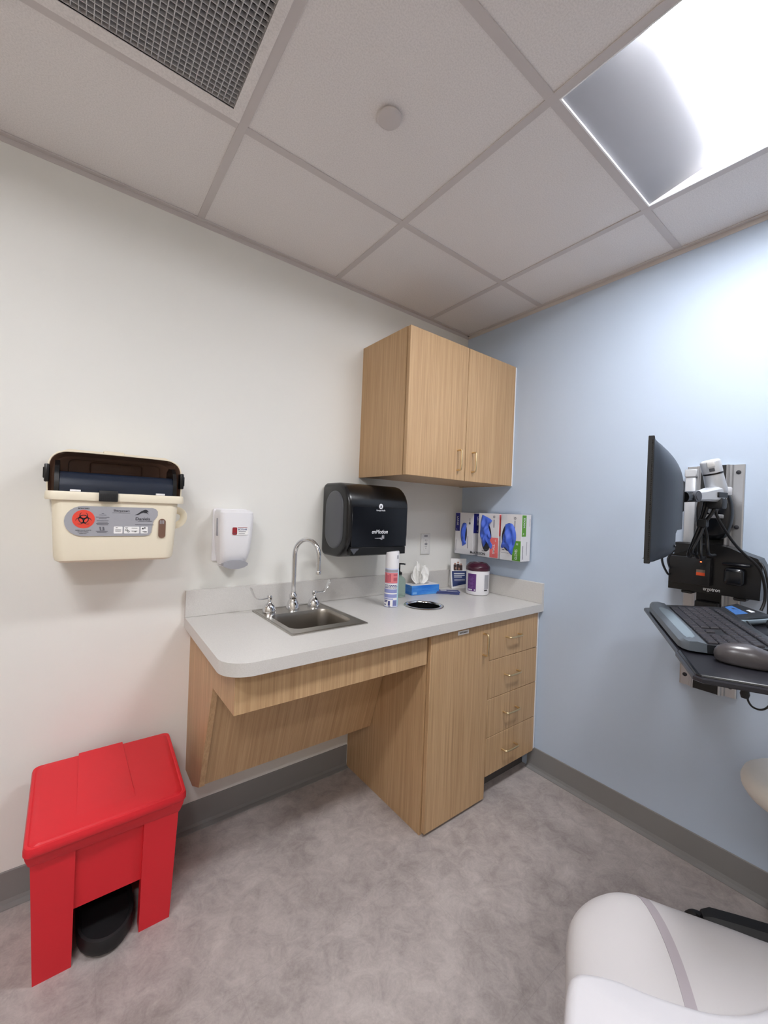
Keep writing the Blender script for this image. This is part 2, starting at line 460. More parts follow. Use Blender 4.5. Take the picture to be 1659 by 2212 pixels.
ux, ud, ut, ub, um = -.773, -.362, 2.099, 1.449, -.393
t = thing('wall_cabinet', 'pale oak two-door cabinet hung on the wall in the corner, above the paper towel dispenser', 'cabinet', (-.387, -.18, ub))
bm = bmesh.new()
box(bm, ux, ux + .018, ud + .0225, 0, ub, ut); box(bm, -.03, -.012, ud + .0225, 0, ub, ut)
box(bm, ux + .018, -.03, ud + .0225, 0, ub + .003, ub + .021); box(bm, ux + .018, -.03, ud + .0225, 0, ut - .018, ut)
box(bm, ux + .018, -.03, -.01, 0, ub + .021, ut - .018); box(bm, ux + .018, -.03, ud + .04, -.01, ub + .33, ub + .348)
obj('body', bm, M['wood'], t, smooth=0)
obj('filler_strip', B(-.0115, 0, ud + .004, 0, ub, ut), M['white_gloss'], t, smooth=0)
d1 = obj('door', B(ux + .001, um - .0015, ud, ud + .0195, ub, ut, bev=.0012, seg=1), M['wood'], t)
d2 = obj('door', B(um + .0015, -.0125, ud, ud + .0195, ub, ut, bev=.0012, seg=1), M['wood'], t)
pull((-.449, ud, 1.497), (-.449, ud, 1.592), (0, -.027, 0), M['nickel'], d1)
pull((-.344, ud, 1.497), (-.344, ud, 1.592), (0, -.027, 0), M['nickel'], d2)

fd = -.561
t = thing('waste_cabinet', 'floor-standing pale oak cabinet with one tall door and a small white label, under the worktop', 'cabinet', (-.59, -.27, 0))
bm = bmesh.new()
box(bm, -.780, -.762, fd + .0215, 0, 0, .8085); box(bm, -.425, -.409, fd + .0215, 0, 0, .8085)
box(bm, -.762, -.425, fd + .0215, 0, .0, .03); box(bm, -.762, -.425, -.012, 0, .03, .8085)
box(bm, -.762, -.425, fd + .0215, fd + .10, .792, .8085)
obj('body', bm, M['wood'], t, smooth=0)
d = obj('door', B(-.773, -.4085, fd, fd + .019, .012, .805, bev=.0012, seg=1), M['wood'], t)
pull((-.452, fd, .668), (-.452, fd, .762), (0, -.027, 0), M['nickel'], d)
F = frame((-.5865, fd - .0002, .787), (1, 0, 0), (0, 0, 1))
bm = bmesh.new(); decal(bm, rect(-.034, -.0085, .034, .0085), F, .0008)
st = obj('name_label', bm, M['paper'], d, smooth=0, label='small white paper label')
bm = bmesh.new(); text(bm, 'WASTE BASKET', .0085, F, 0, 0, width=.050, bold=.008, off=.0009)
obj('lettering', bm, M['ink'], t, smooth=0)

t = thing('drawer_cabinet', 'pale oak base cabinet of four stacked drawers beside the blue wall', 'cabinet', (-.2, -.27, 0))
bm = bmesh.new()
box(bm, -.405, -.389, fd + .0215, 0, .105, .8085); box(bm, -.052, -.036, fd + .0215, 0, .105, .8085)
box(bm, -.389, -.052, fd + .0215, 0, .105, .121); box(bm, -.389, -.052, -.012, 0, .121, .8085)
box(bm, -.389, -.052, fd + .0215, fd + .1, .792, .8085)
obj('body', bm, M['wood'], t, smooth=0)
obj('filler_strip', B(-.0285, -.003, fd + .010, fd + .03, .105, .8085), M['white_gloss'], t, smooth=0)
obj('toe_kick', B(-.405, -.004, fd + .075, fd + .09, 0, .1045), M['kick'], t, smooth=0)
zz = [.105, .2805, .4555, .6305, .805]
for k in range(4):
    dr = obj('drawer', B(-.4055, -.0295, fd, fd + .019, zz[k] + .0012, zz[k + 1] - .0012, bev=.0012, seg=1), M['wood'], t)
    zc = zz[k] + .0925
    pull((-.288, fd, zc), (-.194, fd, zc), (0, -.028, 0), M['nickel'], dr)

t = thing('sink_cabinet', 'pale oak open-knee sink enclosure with slanted back panel, under the left end of the worktop', 'cabinet', (-1.16, -.27, .244))
sx = -1.533
prof = [(0, .8085), (-.548, .8085), (-.548, .687), (-.331, .687), (-.205, .290), (-.115, .246), (0, .246)]
bm = bmesh.new(); prism(bm, [(sx, y, z) for y, z in prof], (.019, 0, 0))
obj('side_panel', bm, M['wood'], t, smooth=0)
obj('apron', B(sx + .0005, -.782, -.5485, -.529, .686, .8085, bev=.001, seg=1), M['wood'], t, smooth=0)
bm = bmesh.new()
dirv = Vector((0, .126, -.397)).normalized()
pa, pb = Vector((0, -.318, .690)), Vector((0, -.190, .285))
nn = Vector((0, .953, .302))
prism(bm, [Vector((sx + .0195, 0, 0)) + q for q in (pa, pb, pb + nn * .018, pa + nn * .018)], (-.7825 - sx - .0195, 0, 0))
obj('knee_panel', bm, M['wood_slant'], t, smooth=0)
bm = bmesh.new(); box(bm, sx + .0195, -.7825, -.529, -.50, .76, .8085)
obj('support_rail', bm, M['wood'], t, smooth=0)

# ------------------------------------------------------------------ worktop
ch, ct0 = .848, .809
outer = [(0.0, 0.0), (-1.558, 0.0), (-1.574, -.515)]
c0 = Vector((-1.494, -.513)); rr = .08
for k in range(1, 10):
    a = PI + PI / 2 * k / 10
    outer.append((c0.x + rr * math.cos(a), c0.y + rr * math.sin(a)))
outer += [(-1.494, -.594), (0.0, -.573)]
sink_hole = [(-1.148 + u, -.232 + v) for u, v in rrect(.296, .372, .02, 4)]
RC = (-.580, -.306)
ring_hole = [(RC[0] + .0795 * math.cos(2 * PI * k / 36), RC[1] + .0795 * math.sin(2 * PI * k / 36)) for k in range(36)]
t = thing('worktop', 'light grey laminate worktop with a low upstand along both walls', 'worktop', (-.78, -.29, ct0))
bm = bmesh.new(); holed_slab(bm, outer, [sink_hole, ring_hole], ct0, ch)
obj('slab', bm, M['laminate'], t, smooth=30)
obj('backsplash', B(-1.5585, 0, -.019, 0, ch + .0002, .951, bev=.0012, seg=1), M['laminate'], t, smooth=0)
obj('side_splash', B(-.019, 0, -.573, -.0195, ch + .0002, .951, bev=.0012, seg=1), M['laminate'], t, smooth=0)

# ------------------------------------------------------------------ sink, faucet, waste ring
SX, SY = -1.148, -.233
t = thing('sink', 'square stainless steel drop-in sink set in the worktop below the gooseneck faucet', 'sink', (SX, SY, .69))
bx, by = -1.148, -.262            # bowl centre
bowl = [(bx + u, by + v) for u, v in rrect(.262, .232, .045, 6)]
bm = bmesh.new()
ro = [(SX + u, SY + v) for u, v in rrect(.318, .398, .006, 2)]
holed_slab(bm, ro, [bowl], ch + .0003, ch + .0035)
obj('rim', bm, M['steel'], t, smooth=30)
bm = bmesh.new()   # pressed ledge bead around the bowl
ob = [(SX + u, SY + v) for u, v in rrect(.300, .380, .012, 5)]
P = [Vector((p[0], p[1], ch + .004)) for p in ob]; P.append(P[0]); tube(bm, P, (lambda q: (.0032, .0015)), 6)
obj('rim_bead', bm, M['steel'], t)
bm = bmesh.new()
rings = []
for s_, z in ((1.0, ch + .0036), (.985, ch - .002), (.965, ch - .012), (.945, ch - .06), (.93, ch - .120), (.90, ch - .138), (.80, ch - .148), (.3, ch - .152), (.17, ch - .153)):
    rings.append([(bx + (p[0] - bx) * s_, by + (p[1] - by) * s_, z) for p in bowl])
loft(bm, rings, False, False)
inner = [[(bx + (p[0] - bx) * s_, by + (p[1] - by) * s_, z) for p in bowl] for s_, z in ((1.01, ch + .001), (.96, ch - .06), (.945, ch - .125), (.91, ch - .142), (.3, ch - .157))]
obj('bowl', bm, M['steel_bowl'], t, smooth=50)
bm = bmesh.new(); lathe(bm, [(0, -.004), (.012, -.003), (.018, .0005), (.026, .0015), (.029, -.001), (.029, -.006), (0, -.006)], (bx, by, ch - .1505), 28)
obj('drain', bm, M['chrome'], t)

t = thing('faucet', 'chrome gooseneck faucet with two wing blade handles standing on the sink rim', 'faucet', (-1.147, -.09, ch))
zb = ch + .004
bm = bmesh.new(); lathe(bm, [(.029, 0), (.029, .003), (.0275, .010), (.025, .022), (.021, .033), (.0165, .041), (.0165, .044), (.0175, .047), (.0175, .056), (.0150, .062), (.0120, .066), (.0105, .072)], (-1.147, -.088, zb), 32)
obj('spout_base', bm, M['chrome'], t)
bm = bmesh.new()
pth = [Vector((-1.147, -.088, zb + .066)), Vector((-1.147, -.088, 1.0)), Vector((-1.147, -.088, 1.085))]
hd = Vector((.057, -.112, 0)); hl = hd.length / 2; hu = hd.normalized()
for k in range(1, 17):
    a = PI - PI * k / 16
    pth.append(Vector((-1.147, -.088, 1.085)) + hu * (hl + hl * math.cos(a)) + Vector((0, 0, hl * 1.08 * math.sin(a))))
pth += [Vector((-1.090, -.200, 1.06)), Vector((-1.090, -.200, 1.022))]
tube(bm, pth, lambda q: .0098 if q < .5 else .0092, 16)
obj('spout', bm, M['chrome'], t, smooth=60)
bm = bmesh.new(); lathe(bm, [(.0108, .0), (.0108, .012), (.0095, .014)], (-1.090, -.200, 1.012), 20)
obj('aerator', bm, M['chrome'], t)
for (hx, hy, dx) in ((-1.257, -.100, (-1, -.10)), (-1.047, -.090, (1, .18))):
    bm = bmesh.new(); lathe(bm, [(.0275, 0), (.0275, .004), (.026, .014), (.022, .026), (.015, .035), (.0085, .040), (.007, .043), (.007, .052)], (hx, hy, zb), 28)
    hb = obj('handle_base', bm, M['chrome'], t)
    bm = bmesh.new()
    lathe(bm, [(.0075, .05), (.0105, .053), (.0105, .066), (.009, .069), (0, .0695)], (hx, hy, zb), 20)
    d = Vector((dx[0], dx[1], 0)).normalized(); s_ = Vector((-d.y, d.x, 0))
    prf = [(.006, .0595, .0060), (.025, .058, .0062), (.042, .058, .0078), (.056, .062, .0095), (.066, .071, .0112), (.073, .084, .0122), (.079, .097, .0122), (.083, .106, .0105), (.085, .110, .0065)]
    rings = []
    for i, (q, z, w) in enumerate(prf):
        a = prf[max(i - 1, 0)]; b2 = prf[min(i + 1, len(prf) - 1)]
        tg = Vector((b2[0] - a[0], b2[1] - a[1])).normalized()
        nm = d * (-tg.y) + Vector((0, 0, tg.x))
        c = Vector((hx, hy, zb)) + d * q + Vector((0, 0, z)); th = .0042 if i < 2 else .0026
        rings.append([c + s_ * (w * math.cos(2 * PI * k / 14)) + nm * (th * math.sin(2 * PI * k / 14)) for k in range(14)])
    loft(bm, rings)
    obj('handle', bm, M['chrome'], t, smooth=60)

t = thing('waste_chute', 'round steel-rimmed waste hole sunk in the worktop in front of the tissue box', 'waste chute', (RC[0], RC[1], ch - .2))
bm = bmesh.new()
lathe(bm, [(.0785, -.004), (.0795, .0006), (.093, .0006), (.0945, .0016), (.0925, .0034), (.083, .0042), (.0785, .0030), (.0765, -.004)], (RC[0], RC[1], ch), 48, cap=False)
obj('rim', bm, M['chrome'], t, smooth=60)
bm = bmesh.new()
lathe(bm, [(.0785, -.003), (.0775, -.20), (.0, -.20), (.0, -.199), (.0765, -.199), (.0765, -.003)], (RC[0], RC[1], ch), 48, cap=False)
obj('sleeve', bm, M['black'], t)

# ================================================================== WALL THINGS (white wall)
def lattice_round(bm, x0, x1, y0, y1, z0, z1, r, seg=4): box(bm, x0, x1, y0, y1, z0, z1, r, seg)

# --- sharps container
t = thing('sharps_container', 'cream sharps disposal box with an open smoked brown hood, mounted on the white wall', 'sharps container', (-1.80, -.1, 1.10))
bm = bmesh.new()
def rr3(cx, cy, w, d, r, z, seg=5): return [(cx + u, cy + v, z) for u, v in rrect(w, d, r, seg)]
cx = -1.797
loft(bm, [rr3(cx, -.105, .290, .170, .02, 1.098), rr3(cx, -.105, .310, .187, .026, 1.104), rr3(cx, -.105, .318, .193, .028, 1.116), rr3(cx, -.105, .326, .200, .026, 1.200), rr3(cx, -.105, .334, .204, .024, 1.286)])
obj('body', bm, M['cream'], t)
obj('wall_bracket', B(cx - .12, cx + .12, -.012, -.0005, 1.085, 1.30, bev=.003), M['cream'], t)
bm = bmesh.new()
ou = rrect(.362, .214, .022, 5); inn = rrect(.318, .170, .016, 5)
for pl, z0, z1 in ((ou, 1.284, 1.309),):
    A = [(cx + u, -.108 + v, z0) for u, v in pl]; A2 = [(cx + u * 1.012, -.108 + v * 1.012, z0 + .004) for u, v in pl]; A3 = [(cx + u * 1.004, -.108 + v * 1.004, z1 - .003) for u, v in pl]
    Bq = [(cx + u * .995, -.108 + v * .995, z1) for u, v in pl]; Cc = [(cx + u, -.108 + v, z1) for u, v in inn]; D = [(cx + u, -.108 + v, z0) for u, v in inn]
    loft(bm, [A, A2, A3, Bq, Cc, D, A], False, False)
obj('rim', bm, M['cream'], t)
bm = bmesh.new()      # dark rotating tray behind the hood: curved front trough
pr = [(-.188, 1.309), (-.190, 1.325), (-.186, 1.345), (-.176, 1.362), (-.165, 1.369), (-.070, 1.369), (-.045, 1.360), (-.042, 1.309)]
prism(bm, [(cx - .150, y, z) for y, z in pr], (.300, 0, 0))
obj('tray', bm, M['navy_tray'], t)
for xx in (cx - .162, cx + .150):
    bm = bmesh.new()
    prism(bm, [(xx, y, z) for y, z in ((-.192, 1.309), (-.193, 1.345), (-.180, 1.378), (-.150, 1.402), (-.10, 1.406), (-.06, 1.395), (-.042, 1.309))], (.011, 0, 0))
    obj('tray_end', bm, M['black'], t)
def arch(k, y, z0=1.310):      # arched outline of the hood, k = scale about its middle
    pts = [(-.178, z0), (-.179, 1.360), (-.176, 1.392), (-.168, 1.412), (-.150, 1.425), (-.120, 1.430), (0, 1.431), (.120, 1.430), (.150, 1.425), (.168, 1.412), (.176, 1.392), (.179, 1.360), (.178, z0)]
    P = smooth_path([(x * k, 0, z0 + (z - z0) * (k if z > z0 + .01 else 1)) for x, z in pts], 4)
    return [(cx + p.x, y, p.z) for p in P]
bm = bmesh.new()      # smoked hood: open towards the room, with a back wall
loft(bm, [arch(.985, -.030), arch(1.0, -.10), arch(1.0, -.168), arch(.985, -.170), arch(.980, -.10), arch(.965, -.034)], False, False, closed=False)
obj('hood', bm, M['hood'], t, smooth=50)
bm = bmesh.new()
A = arch(.975, -.036); loft(bm, [A, [(x, -.030, z) for x, y, z in A]])
obj('hood_back', bm, M['hood'], t, smooth=30)
bm = bmesh.new()
P = [(cx + u, -.038, 1.388 + v) for u, v in rrect(.262, .056, .016, 5)]; P.append(P[0]); tube(bm, P, .0018, 6)
box(bm, cx - .075, cx + .075, -.052, -.036, 1.374, 1.412, .008, 3)
obj('hood_rib', bm, M['hood'], t)
bm = bmesh.new()      # pale moulded back lip above the hood
loft(bm, [[(x, -.150, z), (x, -.150, z + .006), (x, -.02, z + .012), (x, -.02, z + .004)] for x, z in ((cx - .160, 1.420), (cx - .13, 1.432), (cx + .13, 1.432), (cx + .160, 1.420))])
box(bm, cx - .045, cx + .010, -.168, -.12, 1.4315, 1.441, .002, 1)
obj('top_lip', bm, M['cream'], t)
bm = bmesh.new()      # pale front edge of the hood
tube(bm, arch(1.0, -.1695), .0021, 6)
obj('hood_edge', bm, M['cream'], t)
for s_ in (-1, 1):
    bm = bmesh.new()
    box(bm, cx + s_ * .180 - .006, cx + s_ * .180 + .006, -.175, -.135, 1.335, 1.388, .003, 2)
    box(bm, cx + s_ * .186 - .003, cx + s_ * .186 + .003, -.17, -.14, 1.345, 1.378, .002, 1)
    obj('side_clip', bm, M['black'], t)
for s_ in (-1, 1):
    obj('hinge_tab', B(cx + s_ * .112 - .013, cx + s_ * .112 + .013, -.2005, -.19, 1.3095, 1.3155, bev=.001, seg=1), M['white_pl'], t)
bm = bmesh.new()
box(bm, -1.852, -1.804, -.2245, -.198, 1.283, 1.316, .002, 2)
for k in range(9): box(bm, -1.849 + .0048 * k, -1.8468 + .0048 * k, -.2253, -.224, 1.286, 1.306)
obj('latch', bm, M['black_matte'], t)
bm = bmesh.new()      # translucent carrying handle at the right side
hh = smooth_path([(cx + .168, -.12, 1.262), (cx + .186, -.13, 1.258), (cx + .196, -.135, 1.245), (cx + .193, -.138, 1.225), (cx + .180, -.135, 1.212), (cx + .164, -.13, 1.206)], 5)
tube(bm, hh, lambda q: (.004, .012), 8)
obj('side_handle', bm, M['cream'], t)
# front label on the slightly sloping front
yf = -.2065
F = frame((-1.790, yf, 1.2225), (1, 0, 0), (0, .0, 1))
lab = []
for k in range(13):
    a = PI / 2 + PI * k / 12
    lab.append((-.098 + .045 * math.cos(a), .0 + .045 * math.sin(a)))
lab += [(.060, -.045), (.074, -.043), (.081, -.034), (.084, -.008), (.087, .004), (.094, .013), (.098, .022), (.098, .034), (.092, .042), (.083, .045)]
F = frame((-1.790, -.2076, 1.2225), (1, 0, 0), (0, 0, 1))
bm = bmesh.new(); decal(bm, lab, F, .005, -.005)
lo = [(p[0] * 1.012, p[1] * 1.03) for p in lab]
bl = obj('front_label', bm, M['label_grey'], t, smooth=0, label='grey printed label')
F2 = frame((-1.790, -.2077, 1.2225), (1, 0, 0), (0, 0, 1))
bm = bmesh.new(); decal(bm, disc(-.097, .006, .0275), F2, .0006)
obj('biohazard_disc', bm, M['red_disc'], bl, smooth=0, label='orange red biohazard disc')
bm = bmesh.new()
u0, v0 = -.097, .006
for k in range(3):
    a = PI / 2 + 2 * PI * k / 3
    cu_, cv_ = u0 + .0105 * math.cos(a), v0 + .0105 * math.sin(a)
    # crescent horns open outward
    nseg = 18
    for j in range(nseg):
        p = a + .50 + (2 * PI - 1.0) * j / nseg; q = a + .50 + (2 * PI - 1.0) * (j + 1) / nseg
        w = lambda th: .0006 + .0026 * abs(math.sin((th - a - .5) / (2 * PI - 1.0) * PI))
        decal(bm, [(cu_ + (.0103 - w(p)) * math.cos(p), cv_ + (.0103 - w(p)) * math.sin(p)), (cu_ + .0103 * math.cos(p), cv_ + .0103 * math.sin(p)), (cu_ + .0103 * math.cos(q), cv_ + .0103 * math.sin(q)), (cu_ + (.0103 - w(q)) * math.cos(q), cv_ + (.0103 - w(q)) * math.sin(q))], F2, .0005, .0007)
ringbm(bm, u0, v0, .0105, .0128, F2, n=24, t=.0005, off=.0007)
obj('biohazard_symbol', bm, M['ink'], bl, smooth=0)
bm = bmesh.new()
text(bm, 'BIOHAZARD', .006, F2, -.097, .0375, width=.027, bold=.008)
text(bm, 'Sharpsmart', .009, F2, -.002, .0335, width=.042, bold=.008)
decal(bm, rect(-.026, .0265, .021, .0272), F2)
text(bm, 'Daniels', .0125, F2, .056, .009, width=.040, bold=.012)
text(bm, 'INFECTIOUS WASTE', .004, F2, -.097, -.0275, width=.038)
text(bm, 'DO NOT OVERFILL', .004, F2, -.097, -.0325, width=.026); text(bm, 'SHARPS ONLY', .0035, F2, -.097, -.0375, width=.018)
# leaping horse: arched back, neck and ground curve
hs = [(.040, .021), (.050, .027), (.058, .034), (.066, .0385), (.071, .0395), (.075, .0375), (.0785, .0325), (.0775, .0310), (.0735, .0335), (.0755, .0290), (.0795, .0235), (.0740, .0280), (.0690, .0285), (.0640, .0300), (.0580, .0275), (.0500, .0225)]
decal(bm, [(u - .007, v - .0005) for u, v in hs], F2)
obj('label_print', bm, M['ink'], bl, smooth=0)
bm = bmesh.new()
for k, (u, v, w) in enumerate([(-.050, .0235, .006), (-.050, .019, .018), (-.050, .0125, .034), (-.050, .0085, .020), (-.050, .0020, .030), (-.050, -.0025, .026), (-.050, -.0065, .032), (-.050, -.0105, .028), (-.051, -.030, .030), (-.051, -.0335, .024), (.062, .0020, .038), (.061, -.0095, .052)]):
    decal(bm, rect(u - w / 2, v - .0007, u + w / 2, v + .0007), F2)
decal(bm, [(-.056, -.028), (-.058, -.017), (-.054, -.017), (-.053, -.027), (-.049, -.027), (-.050, -.017), (-.046, -.017), (-.044, -.028)], F2)
obj('small_print', bm, M['ink_mid'], bl, smooth=0)
bm = bmesh.new()
for u0_, u1_ in ((-.021, .002), (.006, .047), (.051, .071)): decal(bm, [(( u0_ + u1_) / 2 + p[0], -.0265 + p[1]) for p in rrect(u1_ - u0_, .0215, .002, 3)], F2)
pn = obj('picture_panels', bm, M['paper'], bl, smooth=0)
bm = bmesh.new()
for (u, v, w, h) in ((-.017, -.026, .015, .0012), (-.017, -.030, .015, .0012), (-.016, -.020, .005, .0016), (.009, -.020, .007, .0016), (.026, -.021, .016, .0012), (.026, -.030, .016, .0012), (.034, -.033, .005, .002), (.055, -.024, .004, .005), (.061, -.022, .003, .005), (.056, -.031, .012, .0012), (.060, -.034, .008, .0014)):
    decal(bm, rect(u, v, u + w, v + h), F2, .0005, .0007)
for (u, v, r_) in ((.013, -.026, .0035), (.018, -.031, .003)): ringbm(bm, u, v, r_ - .001, r_, F2, n=12, off=.0007)
obj('picture_print', bm, M['ink'], pn, smooth=0)
bm = bmesh.new(); decal(bm, [(.1115 + p[0], -.021 + p[1]) for p in rrect(.021, .063, .0100, 6)], F2, .0016, -.001)
obj('level_window', bm, M['hood'], t, smooth=0, label='dark brown level window')
bm = bmesh.new()
for k in range(3): decal(bm, rect(.1045 + .005 * k, -.006, .107 + .005 * k, .006), F2, .0006, .0008)
obj('window_ribs', bm, M['grey_pad'], t, smooth=0)

# --- soap dispenser
t = thing('soap_dispenser', 'white soap dispenser with a grey push pad, on the white wall left of the faucet', 'soap dispenser', (-1.405, -.05, 1.03))
sxc = -1.400
bm = bmesh.new()
loft(bm, [rr3(sxc, -.030, .086, .058, .014, 1.044), rr3(sxc, -.042, .100, .082, .020, 1.058), rr3(sxc, -.050, .116, .099, .022, 1.100), rr3(sxc, -.054, .126, .107, .022, 1.160), rr3(sxc, -.055, .132, .109, .022, 1.240), rr3(sxc, -.054, .130, .106, .022, 1.258), rr3(sxc, -.048, .118, .094, .022, 1.268)])
obj('body', bm, M['white_pl'], t)
obj('back_plate', B(sxc - .068, sxc + .068, -.012, -.0005, 1.06, 1.272, bev=.006), M['white_pl'], t)
bm = bmesh.new()
g = []
for k in range(21):
    u = -1 + 2 * k / 20
    g.append((sxc + .047 * u, 1.072 - .013 * abs(u) ** 2.5 ))
lower = [(sxc + .047 * (1 - 2 * k / 20), 1.050 - .012 * (1 - abs(1 - 2 * k / 20) ** 2.2)) for k in range(21)]
ring0 = [(x, -.080 - .012 * (1 - ((x - sxc) / .05) ** 2), z) for x, z in g + lower]
ring1 = [(x, -.098 - .006 * (1 - ((x - sxc) / .05) ** 2) - (.004 if z > 1.055 else 0), z) for x, z in g + lower]
loft(bm, [[(x, -.03, z) for x, z in g + lower], ring0, ring1])
obj('push_pad', bm, M['grey_pad'], t)
bm = bmesh.new(); box(bm, sxc - .0695, sxc - .060, -.072, -.064, 1.166, 1.236, .002, 1)
obj('level_slot', bm, M['grey_pad'], t)
F = frame((-1.391, -.1099, 1.187), (1, 0, 0), (0, 0, 1))
bm = bmesh.new(); decal(bm, [p for p in rrect(.060, .030, .005, 4)], F, .0012, -.0006)
sl = obj('brand_label', bm, M['paper'], t, smooth=0)
bm = bmesh.new(); decal(bm, [(-.021 + p[0], p[1]) for p in rrect(.018, .029, .004, 4)], F, .0007, .0007)
decal(bm, rect(-.010, .013, .027, .0146), F, .0006, .0007)
obj('label_mark', bm, mat('dark red print', (150, 36, 44), 0.5), sl, smooth=0)
bm = bmesh.new(); text(bm, 'ECOLAB', .009, F, .009, .006, width=.034, bold=.012, off=.0007)
obj('label_print', bm, mat('blue print', (40, 56, 130), .5), sl, smooth=0)
bm = bmesh.new(); decal(bm, rect(-.006, -.003, .022, -.001), F, .0005, .0007); decal(bm, rect(-.006, -.010, .018, -.0085), F, .0005, .0007)
text(bm, 'soap', .007, F, -.0215, -.008, width=.012, off=.0016)
obj('small_print', bm, M['ink_mid'], sl, smooth=0)

# --- paper towel dispenser
t = thing('paper_towel_dispenser', 'black automatic paper towel dispenser on the white wall under the wall cabinet', 'paper towel dispenser', (-.80, -.1, 1.072))
tx0, tx1, tyf, tz0, tz1 = -.975, -.632, -.232, 1.072, 1.408
def dprof(ins, y_off=0.0):
    """rounded section in yz, inset by ins"""
    w = -tyf - .012; h = tz1 - tz0
    pts = []
    for (cy_, cz_, rad, a0) in ((tyf + .105, tz1 - .105, .105, PI / 2), (tyf + .105, tz0 + .105, .105, PI), (-.03, tz0 + .03, .03, 1.5 * PI), (-.03, tz1 - .03, .03, 0)):
        for k in range(9):
            a = a0 + PI / 2 * k / 8
            pts.append((cy_ + (rad - ins) * math.cos(a), cz_ + (rad - ins) * math.sin(a)))
    return pts
def dring(x, ins): return [(x, y, z) for y, z in dprof(ins)]
bm = bmesh.new()
loft(bm, [dring(tx0, .016), dring(tx0 + .003, .007), dring(tx0 + .010, .0015), dring(tx0 + .02, 0), dring(tx1 - .02, 0), dring(tx1 - .010, .0015), dring(tx1 - .003, .007), dring(tx1, .016)])
obj('cover', bm, M['black'], t, smooth=35)
bm = bmesh.new()      # oval smoked end panel
def oval(x, s_): 
    pts = rrect(.150 * s_, .262 * s_, .074 * s_, 9); return [(x, -.120 + u, (tz0 + tz1) / 2 + v) for u, v in pts]
loft(bm, [oval(tx0 + .004, 1.0), oval(tx0 - .003, .99), oval(tx0 - .006, .955), oval(tx0 - .007, .90)])
obj('end_panel', bm, M['smoke_panel'], t, smooth=50)
bm = bmesh.new(); box(bm, tx0 + .015, tx1 - .015, -.03, -.0006, tz0 + .035, tz1 - .02, .004, 1)
obj('back_plate', bm, M['black_matte'], t)
bm = bmesh.new()      # glossy front skin
fr = [(tyf - .0012, tz1 - .118), (tyf - .0012, tz0 + .060)]
box(bm, tx0 + .022, tx1 - .012, tyf - .0015, tyf + .004, tz0 + .052, tz1 - .105, .001, 1)
obj('front_panel', bm, M['black_gloss'], t)
bm = bmesh.new()      # exit mouth with a tear tooth
box(bm, tx0 + .022, tx1 - .014, tyf - .0006, tyf + .03, tz0 + .016, tz0 + .051, .002, 1)
obj('paper_slot', bm, mat('slot black', (5, 5, 6), .5), t)
F = frame((tx0 + .033, tyf - .0012, tz0 + .046), (1, 0, 0), (0, 0, 1))
bm = bmesh.new(); decal(bm, [(-.016, 0), (.0, -.024), (.004, -.024), (.014, -.012), (.024, -.006), (.028, 0)], F, .002)
obj('tear_tooth', bm, M['smoke_panel'], t, smooth=0)
F = frame((-.803, tyf - .0017, 1.240), (1, 0, 0), (0, 0, 1))
bm = bmesh.new()
ringbm(bm, .002, .067, .0092, .0115, F, n=28); decal(bm, disc(.002, .067, .0093), F, .0004)
text(bm, 'Georgia-Pacific', .0095, F, .002, .0485, width=.050, bold=.008)
text(bm, 'enMotion', .025, F, 0, -.0485, width=.090, bold=.010, shear=.25)
obj('lettering', bm, M['ink_white'], t, smooth=0)
bm = bmesh.new()
decal(bm, [(-.004, .061), (.002, .0735), (.008, .061), (.004, .061), (.0028, .0645), (.0012, .0645), (0, .061)], F, .0005, .0008)
obj('logo_mark', bm, M['ink'], t, smooth=0)
bm = bmesh.new()
decal(bm, [(-.026, -.0772), (-.004, -.0762), (.010, -.0750), (.017, -.0840), (.012, -.0850), (.000, -.0790), (-.026, -.0785)], F)
for u in (.012, .020): decal(bm, [(u, -.076), (u + .0015, -.066), (u + .004, -.062), (u + .006, -.066), (u + .0065, -.078), (u + .004, -.0815)], F)
obj('hand_icon', bm, M['grey_pad'], t, smooth=0)

# --- outlet
t = thing('wall_outlet', 'white duplex wall outlet right of the paper towel dispenser', 'outlet', (-.301, 0, 1.047))
ox = -.300
obj('cover_plate', B(ox - .036, ox + .036, -.006, -.0005, 1.048, 1.166, bev=.002, seg=2), M['outlet'], t)
rc = obj('receptacle', B(ox - .017, ox + .017, -.0085, -.005, 1.073, 1.141, bev=.001, seg=1), M['outlet'], t)
bm = bmesh.new()
for zc in (1.090, 1.125):
    for dx_ in (-.006, .006): box(bm, ox + dx_ - .0011, ox + dx_ + .0011, -.0088, -.008, zc, zc + .008)
    lathe(bm, [(.0023, 0), (.0023, .0008)], (ox, -.0089, zc - .007), 12, axis='y')
obj('slots', bm, M['ink'], rc, smooth=0)
bm = bmesh.new()
box(bm, ox - .010, ox + .010, -.0092, -.0084, 1.1035, 1.1105)
box(bm, ox - .013, ox + .013, -.0064, -.0059, 1.150, 1.156)
obj('label_print', bm, M['ink_mid'], t, smooth=0)

